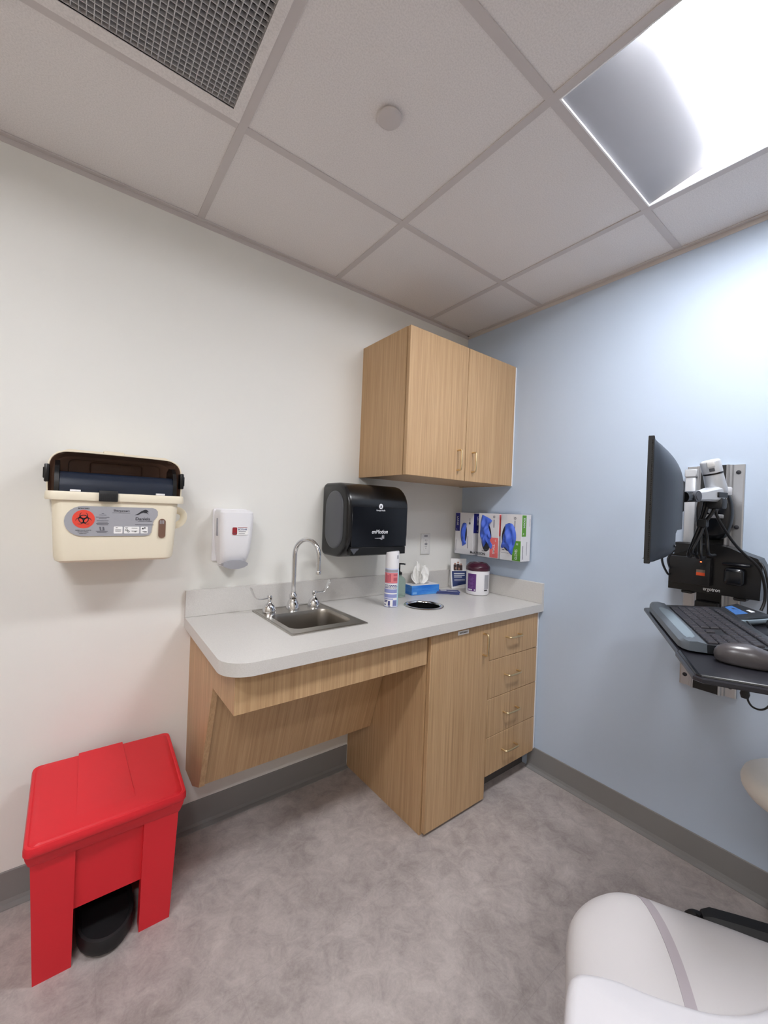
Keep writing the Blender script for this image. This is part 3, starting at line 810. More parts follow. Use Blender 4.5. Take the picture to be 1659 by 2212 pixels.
# ================================================================== GLOVE BOXES (blue wall)
t = thing('glove_box_holder', 'clear plastic holder for three glove boxes on the blue wall, above the wipes tub', 'holder', (-.05, -.26, 1.05))
bm = bmesh.new()
box(bm, -.004, -.0006, -.495, -.025, 1.050, 1.300)
prism(bm, [(-.004, -.130, 1.295), (-.004, -.420, 1.295), (-.004, -.418, 1.314), (-.004, -.132, 1.314)], (.003, 0, 0))
obj('back_plate', bm, M['clear'], t, smooth=0)
bm = bmesh.new(); box(bm, -.094, -.0042, -.495, -.025, 1.0505, 1.0525)
obj('shelf', bm, M['clear'], t, smooth=0)
bm = bmesh.new(); box(bm, -.096, -.0942, -.495, -.025, 1.0505, 1.083)
box(bm, -.096, -.0942, -.400, -.352, 1.262, 1.298)
obj('front_lip', bm, M['clear'], t, smooth=0)
F = frame((-.0962, -.214, 1.0695), (0, -1, 0), (0, 0, 1))
bm = bmesh.new(); text(bm, 'McKESSON', .021, F, 0, 0, width=.105, bold=.012)
obj('lettering', bm, M['ink'], t, smooth=0)

gb = [(-.172, -.036, 'blue', M['blue_dark'], 'glove box with dark blue bands, nearest the corner of the room'),
      (-.349, -.211, 'pink', M['pink'], 'glove box with salmon pink bands, the middle one of the three'),
      (-.488, -.361, 'green', M['green'], 'glove box with green bands, farthest from the corner')]
for y0, y1, kind, mc, lb in gb:
    t = thing('glove_box', 'white ' + lb, 'glove box', (-.05, (y0 + y1) / 2, 1.053), 'glove boxes in the wall holder')
    x0, x1, z0, z1 = -.091, -.008, 1.0535, 1.2955
    w = y1 - y0; yc = (y0 + y1) / 2
    bd = obj('carton', B(x0, x1, y0, y1, z0, z1, bev=.0012, seg=1), M['card_white'], t, smooth=0)
    F = frame((x0 - .0001, yc, (z0 + z1) / 2), (0, -1, 0), (0, 0, 1))        # front, u to the right
    Fs = frame(((x0 + x1) / 2, y0 - .0001, (z0 + z1) / 2), (1, 0, 0), (0, 0, 1))   # side facing the viewer
    hh_ = (z1 - z0) / 2; hw = w / 2; hd2 = (x1 - x0) / 2
    bm = bmesh.new()
    if kind == 'blue':
        decal(bm, rect(-hw + .002, .012, -hw + .036, hh_ - .003), F); obj('colour_band', bm, mc, bd, smooth=0); bm = bmesh.new(); decal(bm, rect(-hd2 + .004, .005, hd2 - .012, hh_ - .004), Fs)
    elif kind == 'pink':
        decal(bm, rect(hw - .055, -hh_ + .003, hw - .001, -.010), F); obj('colour_band', bm, mc, bd, smooth=0); bm = bmesh.new(); decal(bm, rect(-hd2 + .002, 0, hd2 - .006, hh_ - .004), Fs)
    else:
        decal(bm, rect(hw - .050, -hh_ + .002, hw - .001, -.016), F); obj('colour_band', bm, mc, bd, smooth=0); bm = bmesh.new(); decal(bm, rect(-hd2 + .004, .008, -hd2 + .040, hh_ - .004), Fs)
    obj('colour_band', bm, mc, bd, smooth=0)
    bm = bmesh.new()
    wt = {'blue': 'LARGE', 'pink': 'SMALL', 'green': 'GLOVES'}[kind]
    if kind == 'blue':
        text(bm, wt, .017, F, -hw + .019, .072, width=.052, bold=.008, off=.0007, rot=-PI / 2); text(bm, 'L', .013, F, -hw + .014, .022, off=.0007)
        text(bm, wt, .020, Fs, -.004, .075, width=.05, bold=.008, off=.0007, rot=-PI / 2); text(bm, 'L', .014, Fs, -.004, .016, off=.0007)
    elif kind == 'pink':
        text(bm, wt, .020, F, hw - .028, -.072, width=.052, bold=.008, off=.0007, rot=PI / 2); text(bm, 'S', .016, F, hw - .018, -.026, off=.0007)
        text(bm, wt, .020, Fs, 0, .075, width=.05, bold=.008, off=.0007, rot=PI / 2)
    else:
        text(bm, wt, .021, F, hw - .026, -.086, width=.052, bold=.008, off=.0007, rot=PI / 2); text(bm, 'M', .016, F, hw - .022, -.034, off=.0007)
        text(bm, 'EXAM', .020, Fs, -hd2 + .022, .078, width=.05, bold=.008, off=.0007, rot=-PI / 2); text(bm, 'M', .013, Fs, -hd2 + .018, .020, off=.0007)
    obj('band_lettering', bm, M['ink_white'], bd, smooth=0)
    bm = bmesh.new()
    if kind == 'blue':
        decal(bm, rect(.030, -.085, .033, -.015), F); decal(bm, rect(-hw + .010, -.105, -hw + .012, -.04), F); decal(bm, disc(.042, .060, .007, 14), F)
        decal(bm, rect(.042, .06, .045, .09), F)
    elif kind == 'pink':
        ringbm(bm, .036, .103, .004, .0065, F, n=14); decal(bm, rect(.034, .045, .039, .088), F); decal(bm, rect(-.045, -.080, .01, -.0785), F)
        decal(bm, rect(-.04, -.09, -.02, -.086), F)
    else:
        ringbm(bm, .024, .100, .004, .0065, F, n=14); decal(bm, rect(.022, .035, .026, .088), F); decal(bm, rect(-.055, -.085, -.01, -.0835), F)
        decal(bm, rect(-.05, -.07, -.035, -.066), F); decal(bm, rect(.008, -.09, .010, -.02), Fs); decal(bm, rect(-.026, -.11, -.022, -.04), Fs)
        decal(bm, rect(.030, .06, .032, .10), Fs)
    obj('small_print', bm, M['ink_mid'], bd, smooth=0)
    # oval opening
    oc = {'blue': (.0, .0), 'pink': (-.012, -.012), 'green': (-.010, .0)}[kind]
    rx, ry = {'blue': (.024, .062), 'pink': (.034, .078), 'green': (.044, .074)}[kind]
    bm = bmesh.new(); decal(bm, disc(oc[0], oc[1], rx, 32, ry), F, .0005)
    obj('opening', bm, M['ink'], bd, smooth=0)

# gloves pulled out of the openings: folded crumpled sheets
def glove(outline, F, depth, seed, label, grid=26, hgt=None):
    rnd = random.Random(seed)
    us = [p[0] for p in outline]; vs = [p[1] for p in outline]
    n = len(outline); cu_ = sum(us) / n; cv_ = sum(vs) / n
    folds = [(rnd.uniform(-1, 1), rnd.uniform(0, 6.28), rnd.uniform(90, 240), rnd.uniform(.0026, .0056)) for _ in range(7)]
    def hgtf(u, v, s_):
        base = depth * (1 - s_ ** 2.4)
        for a, ph, fr_, am in folds:
            base += am * (1 - s_ ** 4) * math.sin((u * math.cos(a) + v * math.sin(a) * .6) * fr_ + ph)
        return max(base, .0006) if s_ < .999 else .0
    # dense outline
    dense = []
    O = [Vector((p[0], p[1], 0)) for p in outline]; O = O + [O[0]]
    dense = smooth_path(O, 6)[:-1]
    bm = bmesh.new(); rings = []
    for k in range(12):
        s_ = 1 - k / 12
        rings.append([F @ Vector((cu_ + (p.x - cu_) * s_, cv_ + (p.y - cv_) * s_, .0008 + hgtf(cu_ + (p.x - cu_) * s_, cv_ + (p.y - cv_) * s_, s_))) for p in dense])
    base = [F @ Vector((p.x, p.y, .0005)) for p in dense]
    loft(bm, [base] + rings, True, True)
    o = obj('glove', bm, M['glove'], smooth=60)
    return tag(o, label, 'glove', 'gloves in the dispenser boxes')
F = frame((-.0913, -.104, 1.1745), (0, -1, 0), (0, 0, 1))
glove([(.004, .062), (.018, .056), (.017, .03), (.012, .0), (.012, -.035), (.020, -.058), (.008, -.066), (-.006, -.074), (-.010, -.060), (-.018, -.03), (-.021, .0), (-.018, .035), (-.010, .056)], F, .010, 3, 'blue glove filling the narrow slot of the dark blue banded box')
F = frame((-.0913, -.280, 1.1745), (0, -1, 0), (0, 0, 1))
glove([(-.045, .112), (-.030, .108), (.010, .092), (.024, .080), (.010, .076), (-.002, .066), (.004, .038), (.014, .010), (.020, -.012), (.012, -.028), (.030, -.050), (.024, -.072), (.010, -.062), (-.008, -.036), (-.016, -.048), (-.030, -.066), (-.038, -.050), (-.046, -.026), (-.056, .0), (-.054, .04), (-.052, .08)], F, .020, 11, 'blue glove hanging out of the salmon pink banded box')
F = frame((-.0913, -.425, 1.1745), (0, -1, 0), (0, 0, 1))
glove([(-.034, .066), (-.016, .072), (.008, .070), (.024, .048), (.032, .018), (.033, -.010), (.026, -.036), (.018, -.060), (.012, -.090), (-.004, -.082), (-.018, -.066), (-.034, -.056), (-.050, -.060), (-.058, -.052), (-.050, -.020), (-.046, .010), (-.036, .024), (-.038, .046)], F, .017, 23, 'blue glove bunched in the opening of the green banded box')

# ================================================================== THINGS ON THE WORKTOP
def cyl_patch(bm, c, r, a0, a1, z0, z1, n=14, t=.0005):
    A, Bq = [], []
    for k in range(n + 1):
        a = a0 + (a1 - a0) * k / n
        A.append((c[0] + r * math.cos(a), c[1] + r * math.sin(a))); Bq.append((c[0] + (r + t) * math.cos(a), c[1] + (r + t) * math.sin(a)))
    ring = A + list(reversed(Bq))
    loft(bm, [[(x, y, z0) for x, y in ring], [(x, y, z1) for x, y in ring]])

CAM = Vector((-1.9158, -1.7165, 1.2867))
# --- spray can
cc = Vector((-.730, -.243)); zt = ch + .0006
fa = math.atan2(CAM.y - cc.y, CAM.x - cc.x)       # side of the can turned to the room
t = thing('spray_can', 'tall disinfectant spray can with white cap and pink and lilac label, on the worktop', 'spray can', (cc.x, cc.y, ch))
bm = bmesh.new(); lathe(bm, [(.030, 0), (.0325, .002), (.0325, .004), (.0318, .006), (.0318, .172), (.0310, .176), (.0285, .179)], (cc.x, cc.y, zt), 40)
cb = obj('can_body', bm, M['can_blue'], t)
bm = bmesh.new()
rings = []
for r_, h in ((.0312, .1765), (.0316, .182), (.0316, .215), (.0312, .246), (.0300, .2515), (.0275, .2530)):
    rings.append([(cc.x + r_ * math.cos(2 * PI * k / 40), cc.y + r_ * math.sin(2 * PI * k / 40), zt + h + (.004 * math.cos(2 * PI * k / 40 - fa - 1.2) if h > .24 else 0)) for k in range(40)])
loft(bm, rings)
obj('cap', bm, M['white_pl'], t)
bm = bmesh.new()
a_ = fa + PI / 2 * .72
cyl_patch(bm, cc, .0316, fa + .72, fa + 1.05, zt + .222, zt + .238); 
obj('nozzle_recess', bm, M['grey_pad'], t)
R0 = .0319
def can_layer(name, m, items, lv=0):
    bm = bmesh.new()
    for (u0_, u1_, z0_, z1_) in items: cyl_patch(bm, cc, R0 + .0004 * lv, fa + u0_, fa + u1_, zt + z0_, zt + z1_)
    return obj(name, bm, m, cb)
can_layer('grey_band', M['label_grey'], [(-1.25, .95, .160, .172)])
can_layer('pink_panel', M['can_red'], [(-1.3, .95, .110, .158)])
can_layer('dark_pink_print', M['can_red_dark'], [(-1.05, -.75, .114, .152), (-.70, -.40, .114, .148), (-.35, -.10, .116, .152), (.25, .85, .120, .136), (.25, .85, .144, .152)], 1)
can_layer('white_panel', M['paper'], [(-1.3, .95, .004, .108)])
can_layer('lilac_panel', M['can_lilac'], [(-1.25, .90, .066, .083), (-1.25, .90, .044, .060), (-1.25, .3, .036, .041), (.25, .90, .006, .034)], 1)
items = []
rnd = random.Random(4)
for zl in (.101, .095, .089):
    u = -1.1
    while u < .85:
        w = rnd.uniform(.06, .22); items.append((u, u + w, zl - .0018, zl + .0018)); u += w + .07
for zl, w_ in ((.030, .5), (.024, .4), (.012, .3)):
    items.append((-1.1, -1.1 + w_ * 1.2, zl - .002, zl + .002))
items += [(-.42, -.12, .008, .030), (-.35, -.05, -.001 + .004, .006)]
for k in range(5): items.append((.3 + .11 * k, .34 + .11 * k, .010, .030))
can_layer('violet_print', M['can_purple'], items, 2)
can_layer('teal_panel', M['can_teal'], [(1.0, 1.9, .01, .165)])

# --- hand sanitizer bottle behind the can
t = thing('sanitizer_bottle', 'pale green pump bottle half hidden behind the spray can', 'bottle', (-.555, -.088, ch))
bc = (-.556, -.088, zt)
bm = bmesh.new(); lathe(bm, [(.030, 0), (.034, .003), (.035, .02), (.035, .075), (.032, .090), (.022, .100), (.013, .105), (.012, .112)], bc, 32)
obj('bottle_body', bm, M['gel'], t)
bm = bmesh.new(); lathe(bm, [(.0145, .1125), (.0145, .124), (.007, .127), (.004, .130), (.004, .165)], bc, 20)
obj('collar', bm, M['black'], t)
bm = bmesh.new()
d_ = Vector((.79, -.61, 0))
c_ = Vector((bc[0], bc[1], bc[2] + .168))
tube(bm, [c_ - d_ * .008, c_, c_ + d_ * .022, c_ + d_ * .030 + Vector((0, 0, -.003))], lambda q: (.0055, .0045), 10)
obj('pump_head', bm, M['black'], t)

# --- tissue box and tissue
ta = math.radians(-7.4)
RT = Matrix.Translation((-.486, -.111, 0)) @ Matrix.Rotation(ta, 4, 'Z')
t = thing('tissue_box', 'flat blue tissue box on the worktop beside the spray can', 'tissue box', tuple(RT @ Vector((.09, .05, ch))))
bm = bmesh.new(); box(bm, 0, .180, 0, .098, zt, zt + .050, .0012, 1, mtx=RT)
tbx = obj('carton', bm, M['tissue_blue'], t, smooth=0)
bm = bmesh.new()
F = RT @ frame((0, 0, zt + .0502), (1, 0, 0), (0, 1, 0))
decal(bm, rect(.001, .001, .179, .097), F, .0005)
obj('top_print', bm, M['card_white'], tbx, smooth=0)
bm = bmesh.new(); decal(bm, [(.09 + p[0], .05 + p[1]) for p in disc(0, 0, .055, 24, .022)], F, .0005, .0006)
obj('opening', bm, M['grey_pad'], tbx, smooth=0)
F3 = RT @ frame((0, -.0001, zt), (1, 0, 0), (0, 0, 1))
bm = bmesh.new(); decal(bm, rect(.006, .004, .032, .016), F3, .0004)
obj('front_print', bm, mat('pale blue print', (120, 176, 232), .5), tbx, smooth=0)
bm = bmesh.new()
rnd = random.Random(9)
for (px_, py_, wid, hgt2, lean, an, ph) in ((.080, .055, .046, .118, -.004, -.10, 0.0), (.096, .049, .040, .104, .012, .25, 1.9), (.070, .047, .034, .084, -.016, -.45, 3.1), (.090, .040, .030, .060, .006, .1, 4.4)):
    nu2, nv2 = 34, 14
    rings = []
    ca_, sa_ = math.cos(an), math.sin(an)
    for i2 in range(nv2 + 1):
        h = i2 / nv2
        wv = wid * (.38 + .62 * math.sin(min(1, h * 1.5) * PI / 2)) * (1 - .28 * h ** 4)
        row = []
        for k in range(nu2 + 1):
            u = -1 + 2 * k / nu2
            fold = (.0055 * math.sin(6 * u + ph + 1.6 * h) + .0035 * math.sin(13 * u + 2 * ph - 2.5 * h) + .0016 * math.sin(27 * u + ph)) * (.35 + .9 * h)
            bend = -.020 * u * u * (.3 + h) + .010 * h * h
            x = wv * u; y = fold + bend
            topv = hgt2 * (1 - .20 * u * u - .10 * abs(math.sin(2.3 * u + ph)) - .03 * math.sin(9 * u + ph))
            p = RT @ Vector((px_ + lean * h + x * ca_ - y * sa_, py_ + x * sa_ + y * ca_, 0))
            row.append((p.x, p.y, zt + .0515 + max(0, topv) * h))
        rings.append(row)
    loft(bm, rings, False, False, closed=False)
tag(obj('tissue', bm, M['tissue'], smooth=80), 'white tissue pulled up out of the flat blue box', 'tissue')
bm = bmesh.new()

# --- booklets lying flat
for k, (dx_, dy_, an, zz_, lb) in enumerate(((0, 0, -44, 0, 'dark blue booklet lying flat beneath another, right of the tissue box'), (.006, .004, -38, .0068, 'dark blue booklet with a pale tab, lying on top of another booklet'))):
    Mx = Matrix.Translation((-.262 + dx_, -.155 + dy_, zt + zz_)) @ Matrix.Rotation(math.radians(an), 4, 'Z')
    t = thing('booklet', lb, 'booklet', tuple(Mx @ Vector((0, 0, 0))), 'booklets on the worktop')
    bm = bmesh.new(); box(bm, -.062, .062, -.030, .030, 0, .0065, .0008, 1, mtx=Mx)
    bk = obj('cover', bm, M['booklet'], t, smooth=0)
    if k:
        Fm = Mx @ frame((0, 0, .0066), (1, 0, 0), (0, 1, 0))
        bm = bmesh.new(); decal(bm, rect(-.040, -.006, -.008, .020), Fm, .0004); decal(bm, rect(-.004, -.02, .05, -.017), Fm, .0004)
        obj('cover_print', bm, M['ink_white'], bk, smooth=0)

# --- folded brochure standing
t = thing('brochure', 'standing folded brochure with a group photo and navy panel, between booklets and wipes tub', 'brochure', (-.10, -.06, ch))
A0 = Vector((-.138, -.070, zt)); A1 = Vector((-.050, -.112, zt))
dr = (A1 - A0).normalized(); nrm_ = Vector((dr.y, -dr.x, 0))
if nrm_.y > 0: nrm_ = -nrm_
bm = bmesh.new()
hgt_ = .172
def card(bm, s0, s1, lean, th=.001, curve=0.0):
    rings = []
    for k in range(9):
        q = k / 8; off = nrm_ * (-lean * q) + nrm_ * (curve * math.sin(PI * q))
        a = s0 + off + Vector((0, 0, hgt_ * q)); b2 = s1 + off + Vector((0, 0, hgt_ * q))
        rings.append([a, b2, b2 - nrm_ * th, a - nrm_ * th])
    loft(bm, rings)
card(bm, A0, A1, .032, curve=-.006)
fr_ = obj('front_leaf', bm, M['paper'], t)
bm = bmesh.new()
Bk0 = A0 - nrm_ * .062; Bk1 = A1 - nrm_ * .062
rings = []
for k in range(9):
    q = k / 8; off = nrm_ * (.028 * q + .010 * math.sin(PI * q))
    a = Bk0 + off + Vector((0, 0, hgt_ * q)); b2 = Bk1 + off + Vector((0, 0, hgt_ * q))
    rings.append([a, b2, b2 - nrm_ * .001, a - nrm_ * .001])
loft(bm, rings)
obj('back_leaf', bm, M['paper'], t)
bm = bmesh.new()
box(bm, 0, (A1 - A0).length, 0, .062, 0, .001, mtx=frame(A0, dr, -nrm_))
obj('base_leaf', bm, M['paper'], t, smooth=0)
def leaf_pt(u, q, o_=.0006): return A0 + dr * u + nrm_ * (-.032 * q - .006 * math.sin(PI * q) + o_) + Vector((0, 0, hgt_ * q))
def leaf_patch(bm, u0_, u1_, q0, q1, o_=.0006, sl0=0.0):
    rings = []
    for k in range(7):
        q = q0 + (q1 - q0) * k / 6
        rings.append([leaf_pt(u0_, q, o_), leaf_pt(u1_, q + sl0 * (1 - k / 6), o_), leaf_pt(u1_, q + sl0 * (1 - k / 6), o_ + .0004), leaf_pt(u0_, q, o_ + .0004)])
    loft(bm, rings)
wl = (A1 - A0).length
bm = bmesh.new(); leaf_patch(bm, .006, wl - .001, .06, .58, sl0=.10); obj('navy_panel', bm, M['navy'], fr_)
bm = bmesh.new()
for q in (.50, .44, .38): leaf_patch(bm, .018, wl - (.012 if q > .4 else .030), q - .014, q + .014, .0012)
for q in (.30, .26): leaf_patch(bm, .018, wl - .012, q - .005, q + .005, .0012)
obj('panel_print', bm, M['ink_white'], fr_)
bm = bmesh.new()
for u_, q in ((.026, .70), (.045, .72), (.063, .68)): leaf_patch(bm, u_ - .009, u_ + .009, .60, q + .10, .0008)
obj('group_photo', bm, M['photo_dark'], fr_)
bm = bmesh.new()
for u_, q in ((.026, .82), (.045, .86), (.063, .80)): leaf_patch(bm, u_ - .005, u_ + .005, q - .02, q + .035, .0010)
for u_, q in ((.030, .66), (.050, .64)): leaf_patch(bm, u_ - .003, u_ + .004, q - .02, q + .05, .0014)
obj('photo_faces', bm, M['skin'], fr_)

# --- wipes tub
wc = Vector((-.117, -.240)); wr = .0625
fw = math.atan2(CAM.y - wc.y, CAM.x - wc.x)
t = thing('wipes_tub', 'white wipes tub with plum lid and purple label, on the worktop in the corner', 'tub', (wc.x, wc.y, ch))
bm = bmesh.new(); lathe(bm, [(.054, 0), (.060, .003), (.0625, .010), (.0625, .128), (.0618, .132), (.060, .135)], (wc.x, wc.y, zt), 48)
wb = obj('tub_body', bm, M['white_pl'], t)
bm = bmesh.new(); lathe(bm, [(.0640, .128), (.0655, .131), (.0655, .146), (.0630, .151), (.052, .163), (.046, .168), (.030, .170), (.028, .166), (.016, .166), (.014, .170), (0, .171)], (wc.x, wc.y, zt + .004), 48)
obj('lid', bm, M['plum'], t)
bm = bmesh.new(); lathe(bm, [(.006, .169), (.006, .173), (0, .174)], (wc.x - .01, wc.y - .012, zt), 14); obj('lid_tab', bm, mat('lid highlight plum', (96, 60, 74), .15), t)
bm = bmesh.new(); cyl_patch(bm, wc, wr + .0002, fw - .95, fw - .12, zt + .022, zt + .116); wp = obj('purple_label', bm, M['purple'], wb, label='purple printed label')
bm = bmesh.new()
for k in range(9): cyl_patch(bm, wc, wr + .0008, fw - .86 + .05 * (k % 3), fw - .40 + .06 * (k % 2), zt + .040 + .007 * k, zt + .0425 + .007 * k, 8)
obj('label_lines', bm, mat('pale purple print', (128, 92, 150), .5), wb)
bm = bmesh.new()
for k, (a, b2) in enumerate(((-.86, -.72), (-.70, -.60), (-.58, -.46), (-.28, -.18))): cyl_patch(bm, wc, wr + .0008, fw + a, fw + b2, zt + .026, zt + .033, 6)
obj('label_lettering', bm, M['ink_white'], wb)
bm = bmesh.new(); cyl_patch(bm, wc, wr + .0002, fw + .62, fw + 1.15, zt + .036, zt + .112); obj('side_label', bm, M['label_grey'], wb)
bm = bmesh.new(); cyl_patch(bm, wc, wr + .0008, fw + .62, fw + .95, zt + .026, zt + .033); obj('side_print', bm, M['ink'], wb)

# ================================================================== STEP-ON BIN
t = thing('step_on_bin', 'bright red plastic step-on waste bin standing on the floor against the white wall', 'bin', (-1.80, -.2, 0))
def lerp(a, b2, q): return a + (b2 - a) * q
def bx_at(z):   # outer box at height z
    q = z / .40
    return (lerp(-1.963, -1.976, q), lerp(-1.639, -1.629, q), lerp(-.333, -.372, q), lerp(-.075, -.055, q))
bm = bmesh.new()
zs = [0, .10, .20, .345]
# hopper (recessed front panel) from its floor upwards
rings = []
for z in (.160, .25, .345):
    a = bx_at(z); rings.append([(a[0] + .006, a[2] + .016, z), (a[1] - .006, a[2] + .016, z), (a[1] - .006, a[3], z), (a[0] + .006, a[3], z)])
loft(bm, rings)
def leg(xa, xb, ya, yb):      # functions of box
    rings = []
    for z in (0, .12, .24, .350):
        a = bx_at(z)
        rings.append([(xa(a), ya(a), z), (xb(a), ya(a), z), (xb(a), yb(a), z), (xa(a), yb(a), z)])
    loft(bm, rings)
leg(lambda a: a[0], lambda a: -1.881, lambda a: a[2], lambda a: a[2] + .035)
leg(lambda a: -1.721, lambda a: a[1], lambda a: a[2], lambda a: a[2] + .035)
leg(lambda a: a[0], lambda a: a[0] + .008, lambda a: a[2] + .035, lambda a: a[3])
leg(lambda a: a[1] - .008, lambda a: a[1], lambda a: a[2] + .035, lambda a: a[3])
leg(lambda a: a[0] + .008, lambda a: a[1] - .008, lambda a: a[3] - .008, lambda a: a[3])
# rim collar
rings = []
for z, e in ((.345, .0), (.352, .004), (.372, .010), (.384, .012), (.388, .008)):
    a = bx_at(.345); rings.append([(a[0] - e, a[2] - e, z), (a[1] + e, a[2] - e, z), (a[1] + e, a[3] + e, z), (a[0] - e, a[3] + e, z)])
loft(bm, rings)
obj('bin_body', bm, M['red'], t, smooth=20)
# lid
def lid_ring(s_, dz, seg=4):
    f0, f1, b0, b1 = Vector((-1.989, -.396)), Vector((-1.611, -.386)), Vector((-1.9905, -.048)), Vector((-1.606, -.052))
    pts = []
    base = rrect(2.0, 2.0, .10, seg)
    for u, v in base:
        u *= s_[0]; v *= s_[1]
        a = f0.lerp(f1, (u + 1) / 2); b2 = b0.lerp(b1, (u + 1) / 2); p = a.lerp(b2, (v + 1) / 2)
        pts.append((p.x, p.y, .398 + .034 * (v + 1) / 2 + dz))
    return pts
bm = bmesh.new()
loft(bm, [lid_ring((.94, .93), -.012), lid_ring((.985, .985), -.014), lid_ring((1.0, 1.0), -.010), lid_ring((1.0, 1.0), .002), lid_ring((.985, .985), .009), lid_ring((.955, .955), .0095), lid_ring((.94, .945), .0075), lid_ring((.90, .93), .0120), lid_ring((.86, .90), .0125)])
obj('lid', bm, M['red'], t, smooth=35)
bm = bmesh.new()
rings = []
for dz, e in ((.008, 0), (.0150, .0), (.0160, .0015)):
    ring = []
    for y, z, xl, xr in ((-.053, .4325, -1.874, -1.752), (-.18, .4195, -1.877, -1.747), (-.30, .4070, -1.880, -1.742), (-.335, .4035, -1.881, -1.741)):
        ring.append((y, z + (dz if y > -.31 else min(dz, .0122)), xl + e, xr - e))
    rings.append([(xl, y, z) for y, z, xl, xr in ring] + [(xr, y, z) for y, z, xl, xr in reversed(ring)])
loft(bm, rings)
obj('lid_panel', bm, M['red'], t, smooth=20)
# pedal
bm = bmesh.new()
def ped(s_, z):
    pts = [(-1.872 + .5 * (1 - s_) * .145, -.16), (-1.872 + .5 * (1 - s_) * .145, -.262)]
    for k in range(13):
        a = PI + PI * k / 12
        pts.append((-1.7995 + .0725 * s_ * math.cos(a), -.270 + .092 * s_ * math.sin(a)))
    pts += [(-1.727 - .5 * (1 - s_) * .145, -.262), (-1.727 - .5 * (1 - s_) * .145, -.16)]
    return [(x, y, z + .12 * max(0, (y + .36)) * .35) for x, y in pts]
loft(bm, [ped(.90, .006), ped(.97, .012), ped(1.0, .022), ped(1.0, .040), ped(.96, .050), ped(.88, .052), ped(.80, .040), ped(.5, .039)])
obj('pedal', bm, M['black_matte'], t)
bm = bmesh.new(); box(bm, -1.835, -1.765, -.20, -.09, .055, .150, .004, 1)
obj('pedal_arm', bm, M['black_matte'], t)

# ================================================================== WORKSTATION ON THE BLUE WALL
t = thing('wall_track', 'vertical aluminium wall track carrying the monitor and keyboard on the blue wall', 'wall track', (0, -1.25, .66))
bm = bmesh.new()
yc = -1.250
prof = [(-.0006, yc - .0855), (-.010, yc - .0855), (-.012, yc - .082), (-.012, yc - .055), (-.020, yc - .052), (-.020, yc - .046), (-.026, yc - .044), (-.030, yc - .040), (-.030, yc - .0375), (-.016, yc - .0375), (-.016, yc + .0375), (-.030, yc + .0375), (-.030, yc + .040), (-.026, yc + .044), (-.020, yc + .046), (-.020, yc + .052), (-.012, yc + .055), (-.012, yc + .082), (-.010, yc + .0855), (-.0006, yc + .0855)]
loft(bm, [[(x, y, .662) for x, y in prof], [(x, y, 1.503) for x, y in prof]])
obj('rail', bm, M['alu'], t, smooth=20)
bm = bmesh.new(); box(bm, -.0290, -.0162, yc - .037, yc + .037, .664, 1.5025)
obj('channel_insert', bm, M['black_matte'], t, smooth=0)
for z in (1.475, 1.277, .70):
    for s_ in (-1, 1):
        bm = bmesh.new(); lathe(bm, [(.0075, 0), (.0075, -.0015), (.005, -.0025), (0, -.003)], (-.0121, yc + s_ * .0685, z), 16, axis='x')
        obj('screw', bm, M['ink'], t)
bm = bmesh.new(); box(bm, -.034, -.0125, yc + .050, yc + .089, 1.462, 1.492, .003, 1)
box(bm, -.030, -.0125, yc + .053, yc + .087, 1.21, 1.462, .004, 2)
obj('cable_cover', bm, M['silver'], t)

t = thing('cpu_holder', 'black computer holder box on the wall track under the monitor arm', 'computer holder', (-.08, -1.28, 1.04))
bm = bmesh.new()
fp = [(-1.150, 1.040), (-1.408, 1.040), (-1.412, 1.150), (-1.400, 1.176), (-1.360, 1.190), (-1.325, 1.206), (-1.285, 1.214), (-1.235, 1.206), (-1.19, 1.178), (-1.150, 1.166)]
prism(bm, [(-.125, y, z) for y, z in fp], (.090, 0, 0))
hb = obj('case', bm, M['black'], t, smooth=25)
bm = bmesh.new(); box(bm, -.08, -.031, -1.240, -1.150, 1.165, 1.212, .004, 1)
obj('back_plate', bm, M['black_matte'], t)
bm = bmesh.new()      # round cord pocket
box(bm, -.158, -.1258, -1.372, -1.318, 1.082, 1.140, .012, 4)
box(bm, -.150, -.1258, -1.385, -1.312, 1.146, 1.156, .004, 2)
obj('cord_pocket', bm, M['black_gloss'], t)
F = frame((-.1257, -1.281, 1.055), (0, -1, 0), (0, 0, 1))
bm = bmesh.new(); text(bm, 'ergotron', .018, F, 0, 0, width=.048, bold=.008)
obj('lettering', bm, M['ink_white'], t, smooth=0)
bm = bmesh.new()
for y in (-1.205, -1.355): box(bm, -.115, -.06, y - .017, y + .017, 1.028, 1.0395, .003, 1)
obj('foot', bm, M['black_matte'], t)

t = thing('mini_computer', 'small black computer with an orange sticker and red light, in the wall holder', 'computer', (-.13, -1.21, 1.07))
bm = bmesh.new(); box(bm, -.150, -.1258, -1.281, -1.158, 1.068, 1.164, .003, 2)
obj('case', bm, M['black_matte'], t)
F = frame((-.1502, -1.2545, 1.112), (0, -1, 0), (0, 0, 1))
bm = bmesh.new(); decal(bm, rect(-.0125, -.010, .0125, .001), F); obj('sticker_orange', bm, M['orange'], t, smooth=0)
bm = bmesh.new(); decal(bm, rect(-.0125, .001, .0125, .011), F); obj('sticker_grey', bm, M['sticker_grey'], t, smooth=0)
bm = bmesh.new(); decal(bm, disc(.000, .0385, .0026, 12, .0016), F); obj('power_light', bm, M['led'], t, smooth=0)

